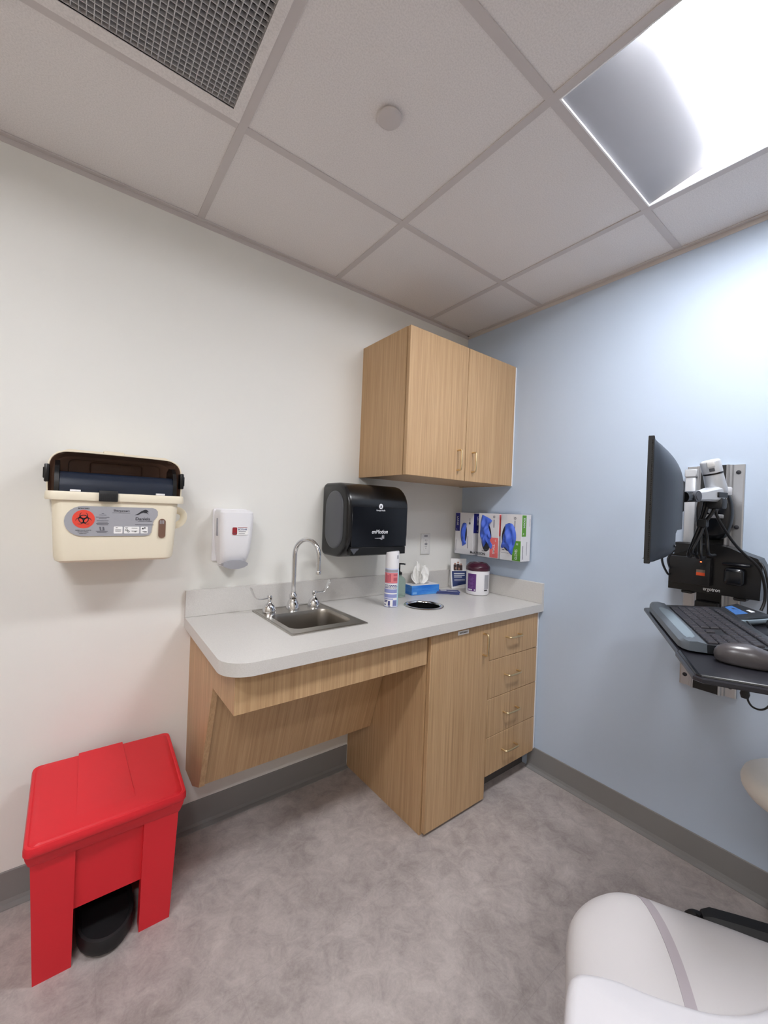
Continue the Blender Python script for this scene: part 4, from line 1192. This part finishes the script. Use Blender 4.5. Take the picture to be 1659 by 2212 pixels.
# --- monitor (seen from behind its edge)
MN = Vector((-.745, -1.290, 0)); MF = Vector((-.245, -1.1315, 0))
mu = (MF - MN).normalized(); mb = Vector((mu.y, -mu.x, 0))      # mb: towards the back of the monitor
MW = (MF - MN).length; z0m, z1m = 1.178, 1.506
t = thing('monitor', 'black flat monitor turned edge-on, held by a silver arm from the blue wall', 'monitor', tuple((MN + MF) / 2 + Vector((0, 0, z0m))))
FM = frame(MN + Vector((0, 0, (z0m + z1m) / 2)), mu, (0, 0, 1))   # local u along width, v up, w = mu x z
wdir = FM.to_3x3() @ Vector((0, 0, 1))
sgn = 1 if wdir.dot(mb) > 0 else -1
hh_ = (z1m - z0m) / 2
def mp_(u, v, w): return FM @ Vector((u, v, w * sgn))
bm = bmesh.new()
rings = []
for w, e in ((.0, .0015), (.001, 0), (.0125, 0), (.0135, .0015)):
    rings.append([mp_(e, -hh_ + e, w), mp_(MW - e, -hh_ + e, w), mp_(MW - e, hh_ - e, w), mp_(e, hh_ - e, w)])
loft(bm, rings)
obj('bezel', bm, M['black_matte'], t, smooth=25)
bm = bmesh.new()
nu, nv = 36, 30
def bd_(u, v):
    a = max(0, 1 - abs(2 * u - 1) ** 3.0)
    if v > .62: b2 = max(0, 1 - ((v - .62) / .38) ** 2.3) ** .70
    elif v < .10: b2 = (v / .10) ** .6 * .75 + .25
    else: b2 = 1.0
    d = .0135 + .068 * (a ** .75) * b2
    return d
G = [[bm.verts.new(mp_(.004 + (MW - .008) * i / nu, -hh_ + .004 + (2 * hh_ - .008) * j / nv, bd_(i / nu, j / nv) - (.036 if (j / nv < .25 and .18 < i / nu < .82) else 0))) for j in range(nv + 1)] for i in range(nu + 1)]
for i in range(nu):
    for j in range(nv): bm.faces.new((G[i][j], G[i + 1][j], G[i + 1][j + 1], G[i][j + 1]))
bmesh.ops.recalc_face_normals(bm, faces=bm.faces)
obj('back_shell', bm, M['monitor'], t, smooth=35)
bm = bmesh.new()
F = frame(mp_(.0, 0, .012), tuple(mb), (0, 0, 1))
for k in range(64):
    v = -hh_ + .012 + (2 * hh_ - .024) * k / 63
    q = mp_(-.0003, v, .0095)
    Fq = frame(q, tuple(mb), (0, 0, 1)); box(bm, -.0012, .0012, -.0014, .0014, -.0008, .0008, mtx=Fq)
obj('vent_holes', bm, M['screen_black'], t, smooth=0)
bm = bmesh.new(); loft(bm, [[mp_(.010, -hh_ + .014, w), mp_(MW - .010, -hh_ + .014, w), mp_(MW - .010, hh_ - .010, w), mp_(.010, hh_ - .010, w)] for w in (.0, -.0006)])
obj('screen', bm, M['screen_black'], t, smooth=0)
bm = bmesh.new()
c = mp_(.25, .02, .078)
box(bm, -.030, .030, -.045, .045, -.012, .006, .003, 1, mtx=frame(c, tuple(mu), (0, 0, 1)) if sgn > 0 else frame(c, tuple(-mu), (0, 0, 1)))
obj('mount_plate', bm, M['black_matte'], t)
q = mp_(.085, -hh_ + .045, bd_(.16, .14) + .0005)
bm = bmesh.new(); lathe(bm, [(.004, 0), (.004, .002), (0, .002)], (0, 0, 0), 12)
for v in bm.verts: v.co = frame(q, tuple(mu), (0, 0, 1)) @ v.co
obj('lock_slot', bm, M['ink'], t)

# --- monitor arm
t = thing('monitor_mount', 'silver articulated monitor arm with a white cap between wall track and monitor', 'monitor arm', (-.04, -1.25, 1.25))
bm = bmesh.new()      # slider bracket with rounded black shroud on the track
pts = [(u * .055, v * .098) for u, v in ((math.copysign(abs(math.cos(a)) ** .7, math.cos(a)), math.sin(a)) for a in [2 * PI * k / 40 for k in range(40)])]
rings = []
for x, s_ in ((-.0305, 1.0), (-.055, 1.0), (-.066, .93), (-.070, .80)):
    rings.append([(x, -1.262 + u * s_, 1.325 + v * s_) for u, v in pts])
loft(bm, rings)
obj('slider_shroud', bm, M['black_gloss'], t, smooth=50)
bm = bmesh.new()
box(bm, -.076, -.0702, -1.295, -1.235, 1.306, 1.320, .002, 1)
obj('slider_plate', bm, M['alu'], t)
HB, HT = Vector((-.312, -1.331, 1.386)), Vector((-.338, -1.316, 1.482))
bm = bmesh.new(); tube(bm, smooth_path([(-.07, -1.262, 1.335), (-.14, -1.285, 1.375), (-.24, -1.305, 1.430), (-.300, -1.318, 1.440)], 5), .017, 12)
obj('rear_link', bm, M['alu'], t, smooth=60)
ax = (HT - HB).normalized()
def hubring(c, r, seg=32, sq=1.0):
    a = ax.cross(Vector((0, 0, 1)).cross(ax)).normalized(); b2 = ax.cross(a).normalized(); a = b2.cross(ax).normalized()
    return [c + a * (r * math.cos(2 * PI * k / seg)) + b2 * (r * sq * math.sin(2 * PI * k / seg)) for k in range(seg)]
def hub(name, m, lst):
    bm = bmesh.new(); loft(bm, [hubring(HB + ax * h, r) for h, r in lst]); return obj(name, bm, m, t, smooth=50)
ln = (HT - HB).length
hub('lower_hub', M['silver'], [(-.006, .024), (.0, .0265), (.004, .0275), (ln * .58, .0255)])
hub('hub_ring', M['black'], [(ln * .58, .0262), (ln * .63, .0262)])
hub('upper_hub', M['silver'], [(ln * .63, .0265), (ln * .96, .0265), (ln, .0245), (ln + .002, .021)])
vd = (CAM - HT).normalized(); sd = ax.cross(vd).normalized(); vn = sd.cross(ax).normalized()
if vn.dot(vd) < 0: vn = -vn
Fc = Matrix(((sd.x, ax.x, vn.x, 0), (sd.y, ax.y, vn.y, 0), (sd.z, ax.z, vn.z, 0), (0, 0, 0, 1)))
def cap_piece(name, m, h0, h1, w, dd):
    bm = bmesh.new(); box(bm, -w, w, h0, h1, 0, dd, .0025, 2, mtx=Matrix.Translation(HB + vn * .020) @ Fc)
    return obj(name, bm, m, t)
cap_piece('white_button', M['white_gloss'], ln * .83, ln * 1.02, .0095, .0095)
cap_piece('dark_window', M['smoke_panel'], ln * .68, ln * .80, .0072, .0072)
PV = Vector((-.432, -1.300, 1.366))
# link from hub foot to tilt pivot
bm = bmesh.new()
ld = (PV - HB); ld.z = 0; lu = ld.normalized(); lw = Vector((-lu.y, lu.x, 0))
rings = []
for q, hz_, wd in ((-.12, .010, .018), (0, .019, .024), (.15, .023, .024), (.35, .021, .021), (.6, .016, .016), (.85, .014, .013), (1.0, .014, .013), (1.09, .010, .010)):
    c = HB.lerp(PV, q) + Vector((0, 0, -.006 * (1 - q)))
    rings.append([c + lw * (wd * su) + Vector((0, 0, hz_ * sv)) for su, sv in ((-.7, -1), (.7, -1), (1, -.7), (1, .7), (.7, 1), (-.7, 1), (-1, .7), (-1, -.7))])
loft(bm, rings)
obj('front_link', bm, M['silver'], t, smooth=30)
bm = bmesh.new()
fc = HB.lerp(PV, .20)
cn = lw if lw.dot(CAM - fc) > 0 else -lw
Fl = frame(fc + cn * .0195 + Vector((0, 0, -.006)), tuple(lu), (0, 0, 1))
zs_ = 1 if (Fl.to_3x3() @ Vector((0, 0, 1))).dot(cn) > 0 else -1
box(bm, -.032, .014, -.0085, .0075, -.001, .0065 * zs_, .0012, 1, mtx=Fl)
obj('link_slot', bm, M['black'], t)
bm = bmesh.new(); lathe(bm, [(.0165, -.018), (.0165, .018)], (0, 0, 0), 28)
lathe(bm, [(.011, -.0195), (.011, .0195)], (0, 0, 0), 24)
for v in bm.verts: v.co = frame(PV, tuple(lu), (0, 0, 1)) @ v.co
obj('tilt_pivot', bm, M['smoke_panel'], t)
mc = mp_(.25, .02, .084)
bm = bmesh.new()
dvv = (mc - PV); tube(bm, [PV + dvv * .1, PV + dvv * .55, mc], lambda q: (.013, .016), 12)
obj('tilt_bracket', bm, M['black'], t)
bm = bmesh.new()
box(bm, -.020, .018, -.012, .014, -.014, .016, .004, 2, mtx=Matrix.Translation(HB - lu * .036 + Vector((0, 0, .004))) @ frame((0, 0, 0), tuple(lu), (0, 0, 1)))
obj('end_cap', bm, M['white_pl'], t)

# --- keyboard tray, keyboard, mouse, pad
ka = Vector((.887, .461, 0)).normalized(); kb_ = Vector((ka.y, -ka.x, 0))
KO = Vector((-.833, -1.402, 0))
TO = Vector((-.985, -1.470, 0))
t = thing('keyboard_tray', 'black swivelling keyboard tray mounted on the wall track', 'tray', tuple(TO + ka * .32 + kb_ * .13 + Vector((0, 0, .99))))
FT = Matrix.Translation(TO + Vector((0, 0, .9885))) @ Matrix(((ka.x, kb_.x, 0, 0), (ka.y, kb_.y, 0, 0), (0, 0, 1, 0), (0, 0, 0, 1)))
# (ka, kb_, up) is left-handed; normals are recalculated
def tpt(u, v, z): return FT @ Vector((u, v, z))
bm = bmesh.new()
def tray_ring(e, z): return [tpt(u, v, z) for u, v in ((.012 + e, e), (.16, e), (.175, .004 + e), (.655 - e, .004 + e), (.72 - e, .09), (.72 - e, .32 - e), (.66, .345 - e), (e + .02, .345 - e), (e, .335 - e), (e, .012 + e))]
loft(bm, [tray_ring(.004, 0), tray_ring(.0, .003), tray_ring(0, .009), tray_ring(.003, .012)])
obj('deck', bm, M['tray'], t, smooth=25)
bm = bmesh.new(); tube(bm, [tpt(.16, .008, .0125), tpt(.012, .008, .0125), tpt(.008, .012, .0125), tpt(.008, .33, .0125)], .0035, 8)
obj('edge_bead', bm, M['black_gloss'], t)
bm = bmesh.new()
pA = tpt(.42, .13, -.006); tube(bm, [pA, pA + Vector((0, 0, -.030)), Vector((-.20, -1.262, .955)), Vector((-.045, -1.25, .955))], .016, 10)
obj('swivel_arm', bm, M['black_matte'], t)
bm = bmesh.new(); box(bm, -.060, -.0185, -1.285, -1.215, .90, 1.0, .004, 1); obj('slider', bm, M['black_matte'], t)

FK = Matrix.Translation(KO + Vector((0, 0, 1.0015))) @ Matrix(((ka.x, kb_.x, 0, 0), (ka.y, kb_.y, 0, 0), (0, 0, 1, 0), (0, 0, 0, 1)))
def kp(u, v, z): return FK @ Vector((u, v, z))
t = thing('keyboard', 'black keyboard with a long grey palm rest, on the tray below the monitor', 'keyboard', tuple(kp(.23, .09, 0)))
KW = .462
bm = bmesh.new()
loft(bm, [[kp(u, v, z) for u, v, z in ((x_, .045, .002), (x_, .045, .020), (x_, .175, .031), (x_, .190, .030), (x_, .192, .002))] for x_ in (.004, KW)])
obj('base', bm, M['kb_body'], t, smooth=25)
bm = bmesh.new()
sec = [(.0, .004), (.002, .018), (.010, .0245), (.030, .026), (.047, .0235), (.048, .004)]
rings = []
for x_, e in ((-.002, .016), (.010, .006), (.03, .001), (.10, 0), (KW - .10, 0), (KW - .03, .001), (KW - .006, .006), (KW + .008, .018)):
    rings.append([kp(x_, max(v, e), z) for v, z in sec])
loft(bm, rings)
pr_ = obj('palm_rest', bm, M['palm'], t, smooth=40)
bm = bmesh.new()
rings = []
for x_, e in ((.03, .014), (.05, .006), (.10, .003), (KW - .16, .002), (KW - .11, .006), (KW - .09, .014)):
    rings.append([kp(x_, .010 + e * .3, .0249 - .001), kp(x_, .022, .0268), kp(x_, .042 - e, .0262), kp(x_, .044 - e, .022)])
loft(bm, rings)
obj('palm_pad', bm, M['palm_light'], t, smooth=40)
def keyrow(v0, v1, us):
    for u0_, u1_ in us:
        zb_ = .020 + (v0 - .045) * .0846
        bm = bmesh.new()
        def kr(e, h): 
            return [kp(u, v, .020 + (v - .045) * .0846 + h) for u, v in ((u0_ + e, v0 + e), (u1_ - e, v0 + e), (u1_ - e, v1 - e), (u0_ + e, v1 - e))]
        loft(bm, [kr(.0004, 0), kr(.0006, .003), kr(.0022, .0055)])
        obj('key', bm, M['key'], t, smooth=0)
P_ = .0190
rows = [(.052, .0705), (.0715, .0900), (.0910, .1095), (.1105, .1290), (.1300, .1485), (.156, .170)]
# u runs from the right-hand end (number pad) to the far end
def seq(u, ws): 
    out = []
    for w in ws: out.append((u + .0004, u + w * P_ - .0004)); u += w * P_
    return out
NP = .012
AR = NP + 4 * P_ + .006
MA = AR + 3 * P_ + .006
keyrow(*rows[0], seq(NP, [1, 1, 2]) + seq(AR, [1, 1, 1]) + seq(MA, [1.5, 1, 1.5, 6, 1.5, 1, 1.5]))
keyrow(*rows[1], seq(NP, [1, 1, 1, 1]) + seq(AR + P_, [1]) + seq(MA, [2.75, 1, 1, 1, 1, 1, 1, 1, 1, 1, 1, 1.25]))
keyrow(*rows[2], seq(NP, [1, 1, 1, 1]) + seq(MA, [2.25, 1, 1, 1, 1, 1, 1, 1, 1, 1, 1, 1.75]))
keyrow(*rows[3], seq(NP, [1, 1, 1, 1]) + seq(AR, [1, 1, 1]) + seq(MA, [1.5, 1, 1, 1, 1, 1, 1, 1, 1, 1, 1, 1, 1.5]))
keyrow(*rows[4], seq(NP, [1, 1, 1, 1]) + seq(AR, [1, 1, 1]) + seq(MA, [2, 1, 1, 1, 1, 1, 1, 1, 1, 1, 1, 1, 1]))
keyrow(*rows[5], seq(NP, [1, 1, 1, 1]) + seq(AR, [1, 1, 1]) + seq(MA, [1, 1, 1, 1, 1, 1, 1, 1, 1, 1, 1, 1, 1]))

t = thing('mouse', 'dark grey computer mouse on the tray in front of the keyboard', 'mouse', (-.80, -1.51, 1.001))
FMo = Matrix.Translation((-.838, -1.462, 1.0018)) @ Matrix(((kb_.x, ka.x, 0, 0), (kb_.y, ka.y, 0, 0), (0, 0, 1, 0), (0, 0, 0, 1)))
def mouse_ring(z, s_):
    pts = []
    for k in range(28):
        a = 2 * PI * k / 28
        pts.append((.060 + .060 * s_ * math.cos(a), .031 * s_ * math.sin(a) * (1 + .08 * math.cos(a)), z))
    return pts
bm = bmesh.new()
rings = []
for z, s_ in ((.0, .90), (.004, .97), (.012, 1.0), (.020, .98), (.027, .90), (.032, .76), (.0355, .55), (.037, .3), (.0375, .08)):
    rings.append([FMo @ Vector((u, v, z * (1.10 - .9 * max(0, u - .06) / .12))) for u, v, z in mouse_ring(z, s_)])
loft(bm, rings)
obj('shell', bm, M['mouse'], t, smooth=70)
bm = bmesh.new(); lathe(bm, [(.0, -.003), (.009, -.003), (.010, 0), (.009, .003), (0, .003)], (0, 0, 0), 18)
for v in bm.verts: v.co = FMo @ (Matrix.Translation((.098, 0, .0195)) @ (Matrix.Rotation(PI / 2, 4, 'X') @ v.co))
obj('scroll_wheel', bm, M['black'], t)
bm = bmesh.new(); tube(bm, smooth_path([FMo @ Vector((.117, 0, .010)), FMo @ Vector((.150, .02, .014)), tpt(.30, .236, .020), tpt(.42, .225, .022), tpt(.52, .23, .03)], 6), .0022, 8)
obj('cord', bm, M['cable'], t)

t = thing('card_reader', 'small black desktop device with a blue panel behind the keyboard', 'device', (-.30, -1.40, 1.005))
bm = bmesh.new()
q0, q1, q2, q3 = Vector((-.338, -1.358, 0)), Vector((-.228, -1.372, 0)), Vector((-.290, -1.466, 0)), Vector((-.430, -1.418, 0))
def qd(z, e=0.0):
    c = (q0 + q1 + q2 + q3) / 4
    return [p.lerp(c, e) + Vector((0, 0, z + (0.010 if p in (q0, q1) else 0))) for p in (q0, q1, q2, q3)]
loft(bm, [qd(1.0015 - .0, .04), qd(1.004), qd(1.022), qd(1.026, .05)])
obj('case', bm, M['kb_body'], t, smooth=20)
def qp(u, v, z): 
    a = q3.lerp(q2, u); b2 = q0.lerp(q1, u); p = a.lerp(b2, v); return p + Vector((0, 0, z + .010 * v))
bm = bmesh.new(); loft(bm, [[qp(.06, .25, z), qp(.48, .25, z), qp(.52, .90, z), qp(.10, .90, z)] for z in (1.0262, 1.0268)])
obj('blue_panel', bm, M['screen'], t, smooth=0)
bm = bmesh.new(); loft(bm, [[qp(.64, .30, z), qp(.78, .30, z), qp(.78, .48, z), qp(.64, .48, z)] for z in (1.0262, 1.0268)])
obj('white_tag', bm, M['ink_white'], t, smooth=0)
bm = bmesh.new(); tube(bm, smooth_path([qp(.0, -.02, 1.016), qp(.3, -.07, 1.016), (qp(.7, -.07, 1.016)), qp(1.0, -.02, 1.016)], 5), lambda q: (.004, .006), 8)
obj('front_strip', bm, M['palm_light'], t)

t = thing('handheld_scanner', 'black handheld scanner lying on the tray behind the keyboard', 'scanner', (-.57, -1.49, 1.001))
bm = bmesh.new(); rings = []
pS = TO + ka * .50 + kb_ * .285
dq = -ka
for q, w_, h_ in ((0, .018, .014), (.006, .024, .022), (.05, .026, .027), (.075, .022, .024), (.11, .016, .019), (.16, .015, .017), (.17, .010, .012)):
    c = pS + dq * q + Vector((0, 0, 1.0012 + h_))
    rings.append([c + kb_ * (w_ * math.cos(2 * PI * k / 16)) + Vector((0, 0, h_ * math.sin(2 * PI * k / 16))) for k in range(16)])
loft(bm, rings)
obj('shell', bm, M['black_matte'], t, smooth=60)
bm = bmesh.new(); tube(bm, smooth_path([pS + dq * .168 + Vector((0, 0, 1.013)), pS + dq * .20 + kb_ * .02 + Vector((0, 0, 1.012)), pS + dq * .20 + kb_ * .045 + Vector((0, 0, 1.006)), pS + dq * .12 + kb_ * .048 + Vector((0, 0, 1.004)), pS + kb_ * .035 + Vector((0, 0, 1.004))], 6), .0026, 8)
obj('cord', bm, M['cable'], t)

# --- cables
def cable(name, label, paths, r, cat='cable', m='cable'):
    bm = bmesh.new()
    for p in paths: tube(bm, smooth_path(p, 6), r, 8)
    return tag(obj(name, bm, M[m], smooth=60), label, cat)
bm = bmesh.new()
t = thing('cable_bundle', 'bundle of black cables tied together, hanging down from the monitor arm', 'cable', (-.33, -1.30, 1.20))
top = Vector((-.325, -1.325, 1.350)); wrp = Vector((-.330, -1.302, 1.287))
for k, (a, e) in enumerate((((-.012, .004), (-.345, -1.272, 1.185)), ((.010, .010), (-.330, -1.300, 1.180)), ((0, -.010), (-.36, -1.283, 1.195)), ((.016, -.006), (-.300, -1.312, 1.190)), ((-.006, .012), (-.30, -1.280, 1.178)))):
    bm = bmesh.new()
    tube(bm, smooth_path([top + Vector((a[0], a[1] * 1.5, .012)), top.lerp(wrp, .5) + Vector((a[0] * .9, a[1], 0)), wrp + Vector((a[0] * .6, a[1] * .6, 0)), wrp.lerp(Vector(e), .5) + Vector((a[0] * .4, a[1] * .4, 0)), Vector(e), Vector(e) + Vector((.06 + .02 * k, .012, -.010))], 6), .0052, 8)
    obj('cord', bm, M['cable'], t)
bm = bmesh.new(); box(bm, -.017, .017, -.012, .012, -.013, .013, .003, 1, mtx=Matrix.Translation(wrp))
obj('strap', bm, M['black_matte'], t)
bm = bmesh.new(); box(bm, -.026, .026, -.022, .022, -.020, .014, .006, 2, mtx=Matrix.Translation(top + Vector((.008, -.006, .003))))
obj('gathering_clip', bm, M['black_matte'], t)
cable('power_cable', 'long black cable running from the monitor arm down the right of the computer holder', [[(-.31, -1.325, 1.335), (-.30, -1.336, 1.297), (-.26, -1.358, 1.240), (-.22, -1.378, 1.200), (-.175, -1.412, 1.150), (-.155, -1.424, 1.09), (-.15, -1.424, 1.045), (-.16, -1.418, 1.015)]], .0042)
cable('network_cable', 'thin black cable looping down at the right edge of the computer holder', [[(-.118, -1.398, 1.170), (-.140, -1.418, 1.15), (-.140, -1.430, 1.09), (-.14, -1.432, 1.04), (-.145, -1.432, .97), (-.10, -1.42, .93), (-.045, -1.40, .90)]], .0035)
cable('video_cable', 'black cable looping out from behind the lower edge of the monitor', [[(-.40, -1.240, 1.205), (-.36, -1.206, 1.175), (-.31, -1.190, 1.145), (-.24, -1.180, 1.110), (-.17, -1.165, 1.095), (-.10, -1.148, 1.10)], [(-.40, -1.250, 1.200), (-.34, -1.215, 1.165), (-.24, -1.190, 1.125), (-.11, -1.148, 1.12)]], .0036)
t = thing('hanging_cable', 'thin black cable knotted in a loop, hanging under the keyboard tray', 'cable', (-.60, -1.46, .86))
base = Vector((-.55, -1.484, .985))
def at_cam(px, py, x):
    return None
pts1 = [(-.520, -1.478, .968), (-.520, -1.476, .930), (-.520, -1.470, .893), (-.520, -1.462, .868), (-.520, -1.459, .850)]
bm = bmesh.new(); tube(bm, smooth_path(pts1, 6), .0040, 8); obj('cord', bm, M['cable'], t)
bm = bmesh.new(); box(bm, -.010, .010, -.011, .011, -.010, .010, .003, 2, mtx=Matrix.Translation((-.520, -1.475, .918))); obj('strap', bm, M['black_matte'], t)
bm = bmesh.new(); lathe(bm, [(.0, -.011), (.008, -.010), (.0105, 0), (.008, .010), (0, .011)], (-.520, -1.455, .850), 16); obj('connector', bm, M['black_matte'], t)
bm = bmesh.new(); tube(bm, smooth_path([(-.520, -1.459, .846), (-.520, -1.463, .832), (-.520, -1.472, .822), (-.520, -1.487, .822), (-.520, -1.50, .835), (-.520, -1.508, .86), (-.520, -1.498, .878), (-.520, -1.480, .880), (-.520, -1.466, .868), (-.520, -1.457, .856)], 6), .0024, 8); obj('loop', bm, M['cable'], t)

# ================================================================== STOOL
hubc = Vector((-.215, -1.565))
t = thing('stool', 'rolling stool with ivory cushion and black base, half in view at the right edge', 'stool', (hubc.x, hubc.y, 0))
bm = bmesh.new(); lathe(bm, [(.0, 0), (.140, 0), (.156, .008), (.166, .024), (.168, .040), (.162, .058), (.146, .070), (.10, .077), (0, .079)], (hubc.x, hubc.y, .478), 48)
obj('seat', bm, M['stool_seat'], t, smooth=60)
bm = bmesh.new(); lathe(bm, [(.012, .11), (.012, .30), (.020, .30), (.020, .46), (.10, .465), (.10, .4775)], (hubc.x, hubc.y, 0), 24); obj('column', bm, M['black_matte'], t)
bm = bmesh.new(); lathe(bm, [(.036, .055), (.040, .06), (.040, .10), (.034, .112), (.014, .114)], (hubc.x, hubc.y, 0), 24); obj('hub', bm, M['black_matte'], t)
a0 = math.atan2(-1.318 + 1.565, -.345 + .215)
for k in range(4):
    a = a0 + 2 * PI * k / 4
    rl = .232
    d = Vector((math.cos(a), math.sin(a), 0)); s_ = Vector((-d.y, d.x, 0))
    if k != 0 and hubc.x + d.x * .26 > -.02: rl = min(rl, (-.045 - hubc.x) / d.x - .055)
    bm = bmesh.new(); rings = []
    for q, z, w, h in ((.03, .085, .032, .028), (rl * .35, .082, .031, .027), (rl * .7, .077, .030, .026), (rl, .070, .030, .026), (rl + .022, .064, .022, .020)):
        c = Vector((hubc.x, hubc.y, z)) + d * q
        rings.append([c + s_ * (w * u) + Vector((0, 0, h * v)) for u, v in ((-1, -1), (1, -1), (1, .4), (.6, 1), (-.6, 1), (-1, .4))])
    loft(bm, rings)
    lg = obj('base_leg', bm, M['black_matte'], t, smooth=30)
    wcx = Vector((hubc.x, hubc.y, .036)) + d * (rl + .030)
    bm = bmesh.new()
    for sg in (-1, 1):
        lathe(bm, [(.0, -.011), (.031, -.011), (.0355, -.005), (.0355, .005), (.031, .011), (0, .011)], (0, 0, 0), 20)
        for v in bm.verts:
            if not v.tag: v.co = wcx + Matrix(((d.x, 0, s_.x), (d.y, 0, s_.y), (0, 1, 0))) @ Vector((v.co.x, v.co.y, v.co.z + sg * .0155)); v.tag = True
    box(bm, -.005, .005, -.005, .005, 0, .036, 0, 1, mtx=Matrix.Translation(wcx + Vector((0, 0, .006))))
    obj('caster', bm, M['black_matte'], lg, smooth=40)

# ================================================================== EXAM CHAIR (foreground)
t = thing('exam_chair', 'pale upholstered exam chair corner with a grey seam strip, in the bottom right foreground', 'exam chair', (-1.15, -1.70, 0))
def dense_loop(pts, n=5):
    O = [Vector((p[0], p[1], 0)) for p in pts]; O = [O[-1]] + O + [O[0], O[1]]
    s_ = smooth_path(O, n); return s_[n:-n - 1]
def inset(loop_, d):
    n = len(loop_); out = []
    for i in range(n):
        a, b2 = loop_[i - 1], loop_[(i + 1) % n]
        tg = (b2 - a).normalized(); out.append(loop_[i] + Vector((-tg.y, tg.x, 0)) * d)
    return out
low = [(-1.037, -1.330), (-1.085, -1.322), (-1.128, -1.325), (-1.170, -1.342), (-1.230, -1.374), (-1.289, -1.402), (-1.40, -1.460), (-1.48, -1.51), (-1.52, -1.58), (-1.48, -1.70), (-1.38, -1.88), (-1.27, -2.07), (-1.16, -2.14), (-1.0, -2.10), (-.78, -1.98), (-.715, -1.90), (-.74, -1.79), (-.80, -1.68), (-.866, -1.568), (-.900, -1.502), (-.940, -1.430), (-.966, -1.382), (-.996, -1.350)]
LP = dense_loop(low, 4)
ctr = Vector((-1.12, -1.72, 0))
def rings_dome(LP, z, prof):
    return [[Vector((p.x, p.y, z + h)) for p in inset(LP, d)] for d, h in prof]
bm = bmesh.new()
loft(bm, rings_dome(LP, .50, [(.03, -.075), (.012, -.07), (.003, -.05), (0, -.02), (.001, 0), (.006, .014), (.016, .026), (.032, .035), (.055, .041), (.085, .044)]))
obj('leg_rest', bm, M['vinyl'], t, smooth=70)
up = [(-1.236, -1.408), (-1.256, -1.398), (-1.276, -1.400), (-1.330, -1.424), (-1.42, -1.474), (-1.475, -1.53), (-1.47, -1.62), (-1.38, -1.80), (-1.27, -2.0), (-1.17, -2.09), (-1.02, -2.05), (-.84, -1.93), (-.80, -1.86), (-.86, -1.75), (-.955, -1.655), (-1.03, -1.606), (-1.085, -1.580), (-1.120, -1.556), (-1.148, -1.528), (-1.183, -1.480), (-1.206, -1.441)]
UP = dense_loop(up, 4)
bm = bmesh.new()
loft(bm, rings_dome(UP, .545, [(.002, -.030), (0, -.008), (0, 0), (.0015, .006), (.005, .012), (.010, .016), (.016, .0185)]), True, False)
top = [v for v in bm.verts if abs(v.co.z - .5635) < 1e-5]
fan = bm.verts.new((-1.15, -1.75, .572))
for k in range(len(top)): bm.faces.new((top[k], top[(k + 1) % len(top)], fan))
obj('seat_cushion', bm, M['vinyl_white'], t, smooth=70, label='bright white seat cushion')
# seam strip following the leg rest surface
prof_d = [(0, -.02), (.001, 0), (.006, .014), (.016, .026), (.032, .035), (.055, .041), (.085, .044), (.3, .044)]
def surf(p):
    n = len(LP); best = 9
    for i in range(n):
        a, b2 = LP[i], LP[(i + 1) % n]; ab = b2 - a; q = max(0, min(1, (p - a).dot(ab) / max(ab.length_squared, 1e-9)))
        best = min(best, (p - a - ab * q).length)
    for a, b2 in zip(prof_d[:-1], prof_d[1:]):
        if a[0] <= best <= b2[0]: return .50 + a[1] + (b2[1] - a[1]) * (best - a[0]) / (b2[0] - a[0])
    return .544
sa, sb = Vector((-.976, -1.392, 0)), Vector((-1.146, -1.527, 0))
tg = (sb - sa).normalized(); sn = Vector((-tg.y, tg.x, 0))
bm = bmesh.new(); rings = []
for k in range(25):
    q = k / 24; c = sa.lerp(sb, q) + sn * (.010 * math.sin(PI * q))
    a = c - sn * .0085; b2 = c + sn * .0085
    za, zb2 = surf(a) + .0012, surf(b2) + .0012
    rings.append([a + Vector((0, 0, za)), b2 + Vector((0, 0, zb2)), b2 + Vector((0, 0, zb2 - .004)), a + Vector((0, 0, za - .004))])
loft(bm, rings)
obj('seam_strip', bm, M['strip'], t, smooth=30)
bm = bmesh.new()
cx_, cy_ = -1.12, -1.74
Rm = Matrix.Translation((cx_, cy_, 0)) @ Matrix.Rotation(math.radians(-60), 4, 'Z')
box(bm, -.24, .24, -.18, .18, 0.0, .424, .02, 2, mtx=Rm)
obj('base', bm, M['white_pl'], t)

# ================================================================== CAMERA, WORLD, RENDER LOOK
R_ = Matrix(((0.7941021, -0.02897089, -0.60709351), (-0.60657702, 0.02515177, -0.79462677), (0.03829053, 0.99926377, 0.0024)))
cam = bpy.data.cameras.new('camera'); co = bpy.data.objects.new('camera', cam); COL.objects.link(co)
co.matrix_world = Matrix.Translation(CAM) @ R_.to_4x4()
cam.sensor_fit = 'HORIZONTAL'; cam.sensor_width = 36.0; cam.lens = 882.57 / 1659 * 36.0
cam.clip_start = 0.01
S.camera = co
w = bpy.data.worlds.new('world'); S.world = w; w.use_nodes = True
w.node_tree.nodes['Background'].inputs['Color'].default_value = (0.05, 0.05, 0.05, 1)
S.view_settings.view_transform = 'Standard'; S.view_settings.look = 'None'; S.view_settings.gamma = 1.0
S.view_settings.use_curve_mapping = False
S.view_settings.exposure = 1.5
S.cycles.max_bounces = 10; S.cycles.diffuse_bounces = 7
